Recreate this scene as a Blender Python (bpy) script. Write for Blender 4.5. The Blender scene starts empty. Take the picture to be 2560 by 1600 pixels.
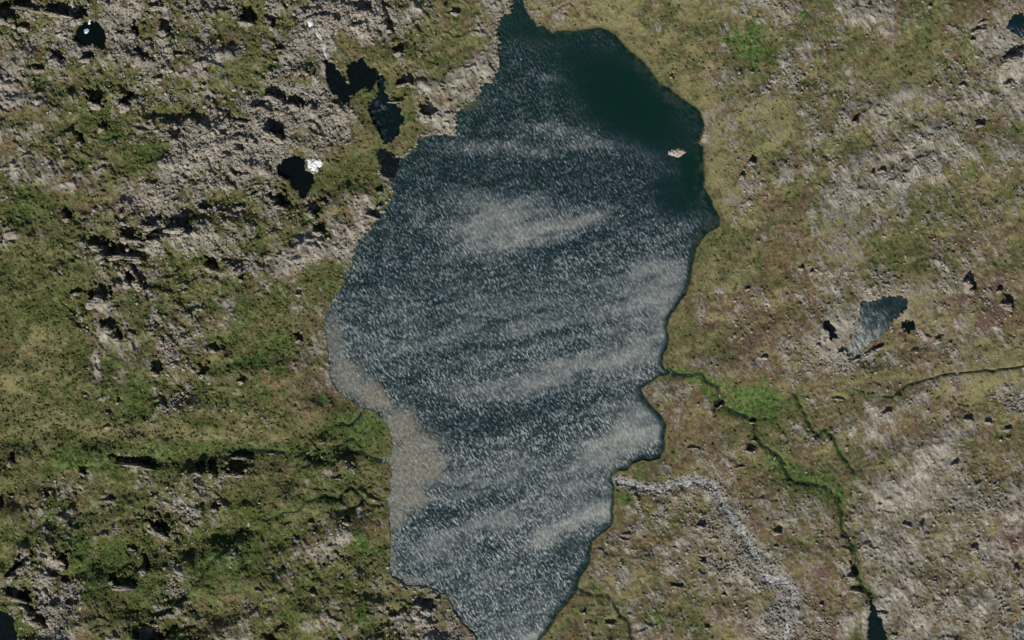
import bpy, math, random
import numpy as np
from mathutils import Vector

# ------------------------------------------------------------------ camera, sky, sun, exposure
S = bpy.context.scene
COL = S.collection
CAM_H = 4200.0
SUN_EL = math.radians(37)
SH = Vector((0.32, 1.0)).normalized()            # direction in which shadows fall (north-north-east)

cam_d = bpy.data.cameras.new("camera")
cam = bpy.data.objects.new("camera", cam_d)
COL.objects.link(cam)
cam.location = (0, 0, CAM_H)
cam_d.sensor_width = 36
cam_d.lens = 36 * (CAM_H - 3) / 1280.0
cam_d.clip_start = 10
cam_d.clip_end = 60000
S.camera = cam

world = bpy.data.worlds.new("World")
S.world = world
world.use_nodes = True
wn = world.node_tree.nodes
sky = wn.new('ShaderNodeTexSky')
sky.sky_type = 'NISHITA'
sky.sun_disc = False
sky.sun_elevation = SUN_EL
sky.sun_rotation = math.atan2(-SH.x, -SH.y)
wn['Background'].inputs[1].default_value = 0.05
world.node_tree.links.new(sky.outputs[0], wn['Background'].inputs[0])

sun_d = bpy.data.lights.new("sun", 'SUN')
sun_d.energy = 4.4
sun_d.angle = math.radians(0.5)
sun_d.color = (1.0, 0.955, 0.88)
sun = bpy.data.objects.new("sun", sun_d)
COL.objects.link(sun)
sun.rotation_euler = Vector((SH.x * math.cos(SUN_EL), SH.y * math.cos(SUN_EL), -math.sin(SUN_EL))).to_track_quat('-Z', 'Y').to_euler()
S.view_settings.view_transform = 'Standard'
S.view_settings.look = 'None'
S.view_settings.exposure = 0.0
S.view_settings.gamma = 1.0

# ------------------------------------------------------------------ numeric helpers
# positions below are written in map units of 0.5 m, x to the east, y to the south
def WX(x): return (np.asarray(x, float) - 1280) * 0.5
def WY(y): return (800 - np.asarray(y, float)) * 0.5
rng0 = np.random.RandomState(11)
PERM = np.concatenate([rng0.permutation(256)] * 3)
GA = rng0.rand(256) * 2 * math.pi
GX, GY = np.cos(GA).astype(np.float32), np.sin(GA).astype(np.float32)

def pn(x, y, s=0):
    x = np.asarray(x, np.float32); y = np.asarray(y, np.float32)
    xf = np.floor(x); yf = np.floor(y)
    xi = (xf.astype(np.int64) + s * 37) & 255; yi = (yf.astype(np.int64) + s * 91) & 255
    fx = x - xf; fy = y - yf
    u = fx * fx * fx * (fx * (fx * 6 - 15) + 10); v = fy * fy * fy * (fy * (fy * 6 - 15) + 10)
    a = PERM[xi]; b = PERM[xi + 1]
    def g(h, dx, dy): return GX[h] * dx + GY[h] * dy
    n00 = g(PERM[a + yi], fx, fy); n10 = g(PERM[b + yi], fx - 1, fy)
    n01 = g(PERM[a + yi + 1], fx, fy - 1); n11 = g(PERM[b + yi + 1], fx - 1, fy - 1)
    return ((n00 * (1 - u) + n10 * u) * (1 - v) + (n01 * (1 - u) + n11 * u) * v) * 1.5

def fbm(x, y, sc, octv=3, s=0, gain=0.5):
    t = 0; a = 1.0; n = 0
    for o in range(octv):
        t = t + a * pn(x / sc + 7.3 * o, y / sc + 3.1 * o, s + o); n += a
        a *= gain; sc = sc / 2.03
    return t / n * 1.4

def rot(x, y, deg, ax, ay):
    c, s = math.cos(math.radians(deg)), math.sin(math.radians(deg))
    return (x * c + y * s) / ax, (-x * s + y * c) / ay
def sst(a, b, t):
    t = np.clip((t - a) / (b - a), 0, 1); return t * t * (3 - 2 * t)

def seg_dist(X, Y, pts, closed=False):
    d = np.full(X.shape, 1e9, np.float32); tt = np.zeros(X.shape, np.float32)
    n = len(pts); m = n if closed else n - 1
    for i in range(m):
        ax, ay = pts[i]; bx, by = pts[(i + 1) % n]
        vx, vy = bx - ax, by - ay
        L = vx * vx + vy * vy + 1e-9
        t = np.clip(((X - ax) * vx + (Y - ay) * vy) / L, 0, 1)
        q = (X - ax - t * vx) ** 2 + (Y - ay - t * vy) ** 2
        k = q < d
        d = np.where(k, q, d); tt = np.where(k, (i + t) / m, tt)
    return np.sqrt(d), tt

def inside(X, Y, pts):
    r = np.zeros(X.shape, bool); n = len(pts)
    for i in range(n):
        ax, ay = pts[i]; bx, by = pts[(i + 1) % n]
        if ay == by: continue
        k = ((ay > Y) != (by > Y)) & (X < (bx - ax) * (Y - ay) / (by - ay) + ax)
        r ^= k
    return r

def sdist(X, Y, pts):
    d, _ = seg_dist(X, Y, pts, True)
    return np.where(inside(X, Y, pts), -d, d)

# ------------------------------------------------------------------ the map
LAKE = [(1307,-60),(1307,0),(1318,25),(1330,45),(1342,62),(1360,64),(1374,72),(1384,82),(1395,74),(1430,76),(1465,71),(1505,67),(1523,74),(1542,87),(1558,106),(1576,127),(1605,145),(1616,161),(1632,182),(1650,206),(1677,220),(1703,243),(1735,262),(1751,280),(1761,307),(1760,325),(1751,349),(1747,357),(1759,365),(1760,397),(1764,445),(1760,463),(1775,490),(1788,519),(1801,543),(1802,564),(1788,572),(1769,583),(1754,601),(1740,625),(1735,657),(1727,696),(1719,728),(1703,752),(1687,776),(1672,799),(1669,821),(1674,848),(1669,869),(1658,887),(1656,906),(1661,919),(1677,930),(1671,937),(1650,938),(1632,953),(1605,969),(1608,985),(1624,1006),(1642,1025),(1658,1043),(1667,1065),(1663,1091),(1663,1123),(1650,1144),(1626,1154),(1605,1149),(1579,1160),(1568,1176),(1545,1178),(1531,1190),(1529,1200),(1536,1216),(1537,1237),(1535,1258),(1531,1279),(1535,1293),(1529,1316),(1507,1332),(1481,1353),(1478,1380),(1476,1409),(1462,1427),(1449,1449),(1444,1470),(1433,1494),(1412,1515),(1396,1536),(1380,1562),(1365,1584),(1351,1600),(1330,1660),(1225,1670),(1192,1602),(1182,1584),(1158,1562),(1137,1533),(1129,1512),(1113,1486),(1090,1480),(1063,1467),(1018,1467),(1005,1459),(981,1443),(973,1425),(972,1390),(975,1359),(973,1306),(971,1266),(964,1250),(972,1240),(975,1200),(981,1190),(976,1168),(966,1154),(966,1144),(976,1136),(980,1112),(976,1086),(968,1062),(952,1043),(931,1027),(905,1018),(883,1007),(860,990),(841,975),(830,959),(823,932),(820,906),(820,879),(815,853),(812,826),(810,797),(823,765),(836,739),(857,712),(862,680),(878,662),(883,633),(891,609),(905,588),(926,572),(934,551),(957,527),(971,506),(984,487),(976,458),(971,445),(955,434),(953,405),(968,380),(984,397),(1010,394),(1037,370),(1050,341),(1103,333),(1137,339),(1140,307),(1145,275),(1182,254),(1201,233),(1203,209),(1227,206),(1238,185),(1246,159),(1243,132),(1248,100),(1243,74),(1248,48),(1259,32),(1275,29),(1283,0),(1283,-60)]

def T(x0, y0, pts): return [(x0 + a / 3.78, y0 + b / 3.78) for a, b in pts]
# name, outline, ripples (0 calm .. 1), label
PONDS = [
 ('double', T(640,0,[(650,570),(730,590),(800,690),(830,715),(852,780),(878,785),(862,710),(845,670),(880,600),(1000,540),(1060,600),(1100,680),(1110,760),(1060,840),(960,860),(890,930),(880,980),(830,990),(760,910),(700,870),(680,780),(655,680)]), .05, 'black two-lobed pool at the foot of the thin white waterfall'),
 ('kidney', T(640,0,[(1150,700),(1205,700),(1235,850),(1270,940),(1370,1010),(1395,1130),(1360,1240),(1290,1330),(1215,1370),(1180,1300),(1150,1230),(1095,1150),(1060,1050),(1070,960),(1130,920),(1155,860),(1140,760)]), .35, 'dark green pool with glints just left of the big lake, below the waterfall pool'),
 ('neck', T(640,0,[(1150,1400),(1250,1400),(1310,1470),(1320,1560),(1290,1650),(1180,1640),(1150,1540)]), .1, 'small black pool joining the top left shore of the big lake'),
 ('snowpool', T(640,400,[(190,60),(260,-20),(380,-50),(470,-10),(475,90),(560,140),(550,210),(500,300),(490,365),(430,345),(370,280),(300,190),(200,130)]), .02, 'black pool touching the brightest white snow patch'),
 ('crater', T(0,0,[(690,340),(740,260),(800,205),(900,190),(980,250),(1010,350),(1000,465),(940,470),(880,430),(760,430),(700,390)]), .02, 'round black pool near the top left corner holding blue-white ice'),
 ('tarn', [(2150,750),(2185,748),(2215,738),(2255,737),(2272,750),(2268,765),(2258,782),(2242,795),(2232,808),(2200,838),(2170,865),(2150,880),(2135,895),(2118,885),(2108,872),(2125,850),(2130,825),(2145,800),(2150,780)], .55, 'blue-green rippled tarn right of the lake, pointed at its lower end'),
 ('tarnleft', [(2056,802),(2072,798),(2088,818),(2092,842),(2078,856),(2070,835),(2056,822)], .05, 'small dark pool just left of the blue-green tarn'),
 ('tarnright', [(2252,805),(2270,796),(2287,802),(2286,822),(2268,832),(2250,820)], .05, 'small dark pool just right of the blue-green tarn'),
 ('corner', [(2517,62),(2530,40),(2545,26),(2560,40),(2600,40),(2600,96),(2560,96),(2535,90),(2520,76)], .4, 'green pool cut by the right edge near the top right corner'),
 ('gully', [(2174,1488),(2182,1500),(2192,1520),(2200,1535),(2212,1570),(2222,1610),(2240,1660),(2160,1660),(2168,1600),(2170,1540)], .03, 'dark green wedge of water in the cleft at the bottom edge, right side'),
 ('sw', [(-40,1520),(10,1526),(34,1540),(40,1570),(46,1610),(50,1660),(-40,1660)], .03, 'black-green pool in the bottom left corner'),
 ('se', [(2533,1560),(2545,1545),(2580,1545),(2600,1600),(2600,1660),(2528,1660),(2530,1600)], .8, 'pale glittering pool in the bottom right corner'),
]
# name, centre line, width, kind (0 dark brook, 1 white water), carve
STREAMS = [
 ('fall', T(640,0,[(520,190),(552,262),(600,340),(632,420),(660,520),(690,600)]), 7, 1, 'thin white waterfall stream running down into the black two-lobed pool'),
 ('feeder', T(640,0,[(975,690),(1050,670),(1130,655),(1175,690),(1190,760)]), 5, .55, 'short pale trickle crossing between the two dark pools'),
 ('river', [(1528,1200),(1560,1203),(1590,1212),(1618,1222),(1650,1226),(1682,1213),(1712,1203),(1750,1202),(1778,1210),(1795,1232),(1812,1264),(1835,1300),(1850,1322),(1872,1356),(1888,1388),(1905,1420),(1925,1448),(1950,1446),(1975,1462),(1985,1490),(1970,1530),(1962,1600),(1958,1680)], 13, .75, 'broad pale grey stony river leaving the right shore towards the bottom edge'),
 ('brook_e', [(1655,931),(1690,934),(1730,938),(1752,934),(1762,952),(1780,962),(1793,972),(1798,992),(1795,1010)], 7, 0, 'dark brook winding through bright green marsh right of the lake'),
 ('brook_m', [(1800,1000),(1830,1025),(1865,1042),(1886,1052),(1884,1080),(1900,1110),(1930,1128),(1952,1148),(1965,1180),(1978,1200),(1990,1211),(2031,1211),(2063,1213),(2079,1229),(2095,1242),(2100,1280),(2103,1316),(2121,1348),(2137,1385),(2143,1430),(2152,1462),(2174,1490)], 7, 0, 'dark green brook threading the marsh down to the cleft at the bottom edge'),
 ('gully_e', [(2600,905),(2560,913),(2510,923),(2470,926),(2430,928),(2400,931),(2360,935),(2300,950),(2270,962),(2250,974),(2228,990),(2205,994)], 4, 0, 'thin dark stream entering from the right edge and running left'),
 ('brook_c', [(1986,985),(2007,1027),(2018,1050),(2026,1068),(2044,1088),(2063,1075),(2084,1096),(2100,1133),(2118,1160),(2137,1181)], 6, 0, 'narrow dark brook zigzagging between the marsh and the rock slope'),
 ('brook_w', [(560,1122),(600,1124),(640,1128),(693,1131),(756,1136),(788,1149),(836,1154),(865,1135),(905,1133),(931,1144),(950,1150),(972,1155)], 7, 0, 'dark brook reaching the left shore just below the green delta'),
 ('delta', [(912,1018),(899,1038),(883,1054),(868,1065),(852,1059),(830,1067),(815,1078)], 5, 0, 'little dark channel across the top of the green delta'),
 ('delta2', [(904,1120),(892,1108),(878,1094),(860,1107),(836,1115)], 4, 0, 'short hooked channel inside the green delta'),
 ('brook_s', [(978,1266),(961,1250),(949,1262),(918,1258),(900,1240),(873,1218),(857,1229),(852,1248),(809,1240),(767,1253),(746,1274),(706,1282),(666,1300),(640,1293),(600,1330),(569,1372),(542,1390),(503,1446),(450,1504),(418,1531),(370,1549),(331,1570),(305,1610)], 5, 0, 'long dark brook running from the bottom left up to the left shore'),
 ('brook_b', [(1440,1474),(1481,1488),(1518,1491),(1534,1510),(1552,1533),(1571,1557),(1579,1600),(1582,1660)], 7, 0, 'dark brook falling from the lower right shore to the bottom edge'),
]

# ground cover, one letter per 40 m cell
CLS = [
"DMDKDPKMMKKKMMOMSPSSOSOMPORRMOBP",
"MMKKKMKOMKOOMOORSSSOSBMLOMOBOOMR",
"RMMMMMROKMDOORRROOOOOSPOKMRSSPMR",
"RMOMKPKKKKKOORROOOOOOSOSSMMPRMMM",
"OROMGKKKKRKBOOOOOOOOOOSOOMOMRMOO",
"MRPPGKKKKDBOOOOOOOOOOOSPMMRRMMOM",
"GOBPKKDMMMPROOOOOOOOOOSMBOMMGMPS",
"MBMDDDKMORMPOOOOOOOOOOOBBOSOOMPB",
"OOGMKMMKMPGPOOOOOOOOOOSOBMPGOMMO",
"OODDGMPGOGOOOOOOOOOOOOPPMMOKSSUU",
"OSGRGKPOOPROOOOOOOOOOOOPBMRMPMOM",
"BSOROPMOLBROOOOOOOOOOOOBPMKMBMSS",
"OOOGGKOMOBBPOOOOOOOOOPGLGPOOOPSK",
"SSOMMSGSPBGOOOOOOOOOOBBOMMORBRMO",
"OGLGMGBDBGDOROOOOOOOOOPMGMOORROR",
"BPPOOKMOBOGBROOOOOOGKMRBMGGRRPMR",
"OGMMDDMGGPMBPOOOOOOBMPKPOMMRRMMP",
"ODLGGMGLGPMGROOOOSPMRPMKOBDRMRRR",
"DKMGGKGOMGOMSMOOOOGSOMPMOPPRRMPM",
"DKBODDBPOOPGDKOOOOPGMGSPKPRGRRMM",
]
#        rock green straw lush  warm rough scree
PROP = {
'R': (.86, .15, .35, .0, .55, .85, .10),
'K': (.98, .30, .15, .0, .30, .95, 1.0),
'M': (.52, .50, .30, .0, .45, .90, .30),
'O': (.12, .70, .25, .05, .40, .50, .05),
'G': (.12, .95, .05, .25, .20, .60, .05),
'L': (.08, 1.0, .10, .80, .10, .35, .0),
'S': (.18, .55, .85, .05, .50, .35, .03),
'B': (.18, .20, .20, .0, .95, .50, .06),
'P': (.62, .20, .35, .0, .95, .65, .25),
'U': (.45, .05, .10, .0, 1.3, .70, .20),
'D': (.40, .60, .0, .05, .30, 1.25, .40),
}
PG = np.array([[PROP[c] for c in r] for r in CLS], np.float32)

def sample_cls(X, Y, w=None):
    gx = X / 80.0 - .5 + 1.15 * fbm(X, Y, 105, 4, 21, .62)
    gy = Y / 80.0 - .5 + 1.15 * fbm(X, Y, 105, 4, 31, .62)
    gx = np.clip(gx, 0, 30.999); gy = np.clip(gy, 0, 18.999)
    ix = gx.astype(int); iy = gy.astype(int)
    fx = (gx - ix)[..., None]; fy = (gy - iy)[..., None]
    return (PG[iy, ix] * (1 - fx) + PG[iy, ix + 1] * fx) * (1 - fy) + (PG[iy + 1, ix] * (1 - fx) + PG[iy + 1, ix + 1] * fx) * fy

# lush / straw / pale-rock / brown patches: x, y, rx, ry, angle, amount
LUSH = [(2160,940,160,14,-6,.32),(2230,935,30,10,-10,.45),(905,1080,62,52,25,.8),(40,1040,60,30,20,.4),(330,1085,120,16,4,.45),(560,850,30,50,20,.35),(700,860,30,30,-30,.5),(290,900,40,40,0,.35),(30,700,50,40,0,.3),(140,1075,170,34,10,.42),(450,1105,190,30,4,.5),(700,1122,110,18,5,.5),(820,1030,60,30,30,.4),(560,1090,40,20,0,.4),(600,800,18,60,10,.4),(700,720,20,50,20,.35),(520,1385,120,14,-40,.4),(640,1320,70,14,-25,.45),(800,1250,60,14,-10,.4),(90,800,60,40,0,.3),(200,650,40,40,-30,.35),(340,960,40,50,0,.45),(2050,1225,70,22,10,.5),(1850,960,60,20,20,.4),(610,905,45,14,-18,1),(650,890,30,20,-30,.7),(820,710,14,10,0,.8),(812,1000,10,18,30,1),(850,1055,35,14,-20,.7),(870,1095,30,18,0,.6),(1700,925,40,10,0,.7),(1740,945,40,14,15,.9),(1770,975,25,14,40,.9),(1850,985,30,12,35,.8),(1890,1012,26,12,30,.75),(1830,1010,20,8,40,.5),(1960,1170,50,22,30,.9),(2030,1195,60,14,0,.8),(2095,1240,14,26,0,.9),(2008,38,14,10,0,1),(1822,100,16,9,0,1),(1838,80,10,10,0,.8),(205,1358,12,18,0,1),(216,1395,6,16,0,.9),(150,1262,36,8,0,.6),(120,1290,10,16,30,.6),(400,1130,80,22,8,.55),(200,1150,120,14,6,.55),(60,1110,70,10,12,.5),(330,1000,30,50,0,.5),(540,1390,30,16,0,.8),(490,1440,40,14,-40,.5),(430,1500,26,12,20,.7),(440,1580,20,16,30,.7),(900,1350,18,40,-20,.9),(930,1380,40,10,0,.6),(905,1530,26,14,-40,.8),(720,1535,24,10,0,.7),(765,550,10,16,0,.8),(775,545,24,8,-35,.6),(2200,500,20,26,20,.45),(2210,640,45,20,0,.35),(300,1400,60,26,0,.4),(530,1060,30,16,0,.5),(1560,1250,20,14,20,.7),(1545,1410,30,8,-25,.5),(1640,1540,40,30,0,.5),(40,1570,14,40,0,.7),(2410,110,12,20,10,.5),(2370,290,16,10,0,.5),(640,1380,30,30,0,.4),(370,1300,100,10,20,.25),(620,780,14,60,10,.45),(330,730,30,40,0,.4),(80,510,50,40,30,.4),(30,460,30,40,0,.4),(370,390,30,40,30,.5),(880,470,24,16,0,.6),(680,165,16,14,0,.6),(430,90,14,12,0,.6),(280,340,22,14,-30,.7),(90,210,14,14,0,.7)]
STRAW = [(2180,948,210,14,-5,.7),(2450,912,110,10,-5,.7),(2030,975,60,14,-10,.45),(60,1030,80,30,15,.85),(230,1070,130,24,8,.8),(430,1080,150,24,2,.85),(560,1040,90,20,-5,.5),(680,1095,60,14,0,.6),(860,1085,50,30,0,.25),(620,1180,60,30,20,.4),(560,1240,60,30,-20,.5),(780,1220,80,14,-10,.5),(700,1330,60,20,-20,.4),(560,1530,70,24,0,.5),(640,1440,40,30,0,.35),(150,1200,60,20,0,.4),(1770,250,40,60,-30,.4),(1700,150,60,30,-40,.4),(2080,640,60,30,0,.35),(60,880,14,80,35,.9),(20,960,40,30,30,.9),(90,1000,70,14,25,.9),(160,1040,60,16,25,.8),(300,1070,120,14,5,.7),(520,1090,90,12,3,.8),(640,1110,60,10,5,.6),(690,640,10,90,25,.5),(1350,20,30,30,0,.4),(1590,120,40,14,35,.6),(1640,170,16,40,-45,.7),(1720,240,14,40,-50,.7),(1780,430,14,60,0,.6),(1800,520,16,40,-20,.5),(1740,700,12,70,12,.6),(1700,810,16,60,10,.5),(2260,690,50,20,0,.7),(2330,1000,30,30,0,.5),(2460,480,60,20,0,.6),(2250,170,50,14,-30,.7),(2200,210,40,20,20,.5),(1490,1400,10,50,0,.6),(1460,1450,16,20,0,.6),(1400,1560,14,50,35,.5),(1960,1400,60,30,0,.4),(2000,900,80,10,-6,.4),(2200,945,120,8,-10,.6),(960,1450,14,24,-30,.8),(1000,1480,30,14,0,.5),(690,1290,60,8,-25,.3)]
PALE = [(260,840,14,30,-25,1),(240,905,12,40,0,1),(245,935,10,20,0,.9),(35,425,16,40,-10,.9),(60,420,10,40,-20,.9),(110,410,60,14,25,.7),(170,465,40,12,-10,.8),(40,230,50,14,30,.8),(90,100,40,20,-30,.7),(125,150,16,14,0,.7),(130,30,30,14,0,.6),(1065,225,24,16,0,1),(1150,200,40,40,10,.8),(1100,290,40,30,-30,1),(1130,310,30,24,0,1),(1210,190,24,30,0,.9),(1160,240,30,20,0,.8),(730,286,18,10,35,1),(260,770,26,12,10,1),(250,640,12,9,0,.8),(500,570,24,12,-40,1),(540,520,20,10,0,.9),(430,600,10,40,-30,.8),(400,620,10,40,-30,.7),(2120,180,10,16,0,1),(2215,300,26,8,-10,.9),(2260,240,50,20,-20,.7),(2110,420,12,14,0,1),(2210,450,16,16,0,1),(2270,450,12,40,30,.9),(2290,440,10,30,35,.8),(2100,500,30,30,0,.5),(2420,725,12,20,0,1),(2500,100,40,40,0,.8),(2540,160,30,30,0,.7),(2460,90,30,16,-10,.8),(2260,790,24,10,-30,.9),(1760,345,14,14,0,1),(1480,1330,0.1,0.1,0,0),(1770,1240,14,24,-10,1),(1600,1320,30,20,-30,.7),(1680,1380,60,30,-20,.5),(1740,1370,40,20,0,.5),(2300,1250,100,60,0,.6),(2250,1400,60,50,-10,.6),(2240,1330,60,30,0,.5),(2360,1130,60,16,30,.8),(2380,1180,80,14,40,.8),(2440,1220,60,14,50,.7),(2500,1260,50,14,50,.6),(2400,1500,60,50,0,.4),(2395,1505,12,10,0,1),(2190,1380,10,60,-20,.8),(2210,1530,20,50,-15,.8),(2160,1560,10,50,0,.9),(2185,1470,16,26,-20,.8),(2440,1375,14,20,0,.9),(2470,1390,20,14,0,.8),(2130,1080,12,16,0,.9),(2180,1090,24,24,0,.8),(590,520,30,14,-20,.8),(500,830,14,24,-30,.6),(560,810,16,24,0,.7),(430,880,30,30,0,.6),(570,760,26,26,0,.6),(1230,1460,.1,.1,0,0),(900,1280,12,12,0,1),(1075,1545,26,14,30,.7),(1830,500,30,12,20,.8),(1800,560,10,16,-30,.8),(1870,510,14,10,0,.9),(1890,720,16,14,0,.7),(1990,690,14,20,0,.6),(2000,1070,40,26,0,.7),(840,620,20,30,0,.5),(880,580,30,16,-30,.6),(760,600,30,30,-30,.6),(740,640,26,40,20,.4)]
BROWN = [(60,900,16,60,35,.9),(100,860,14,30,40,.7),(260,480,14,90,45,.9),(60,600,50,20,-25,.8),(130,660,40,12,0,.5),(1420,40,26,14,0,.8),(2540,700,.1,.1,0,0),(2420,760,20,60,-40,.7),(2500,720,50,20,45,.9),(2520,800,30,30,0,.7),(2490,1300,20,14,35,1.2),(2530,1360,14,40,-20,1.2),(2380,1390,10,26,10,1),(2360,1290,20,30,-20,.8),(890,1390,30,14,0,.6),(930,1300,26,30,0,.8),(940,1330,24,30,0,.7),(900,1160,40,20,0,.7),(950,1170,16,26,0,.7),(780,1060,14,30,30,.8),(740,1010,60,24,0,.6),(930,1090,24,30,0,.4),(1700,1010,40,30,0,.5),(1590,1300,40,30,0,.4),(1900,1300,12,40,0,.7),(1740,1090,60,14,0,.5),(2420,1480,8,50,-15,.7),(2240,520,.1,.1,0,0),(190,1210,40,12,0,.7),(250,1570,40,20,0,.5),(600,1530,50,30,0,.4),(2050,760,60,40,0,.3),(1850,790,50,60,0,.4),(1560,1310,30,14,0,.5)]

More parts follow.
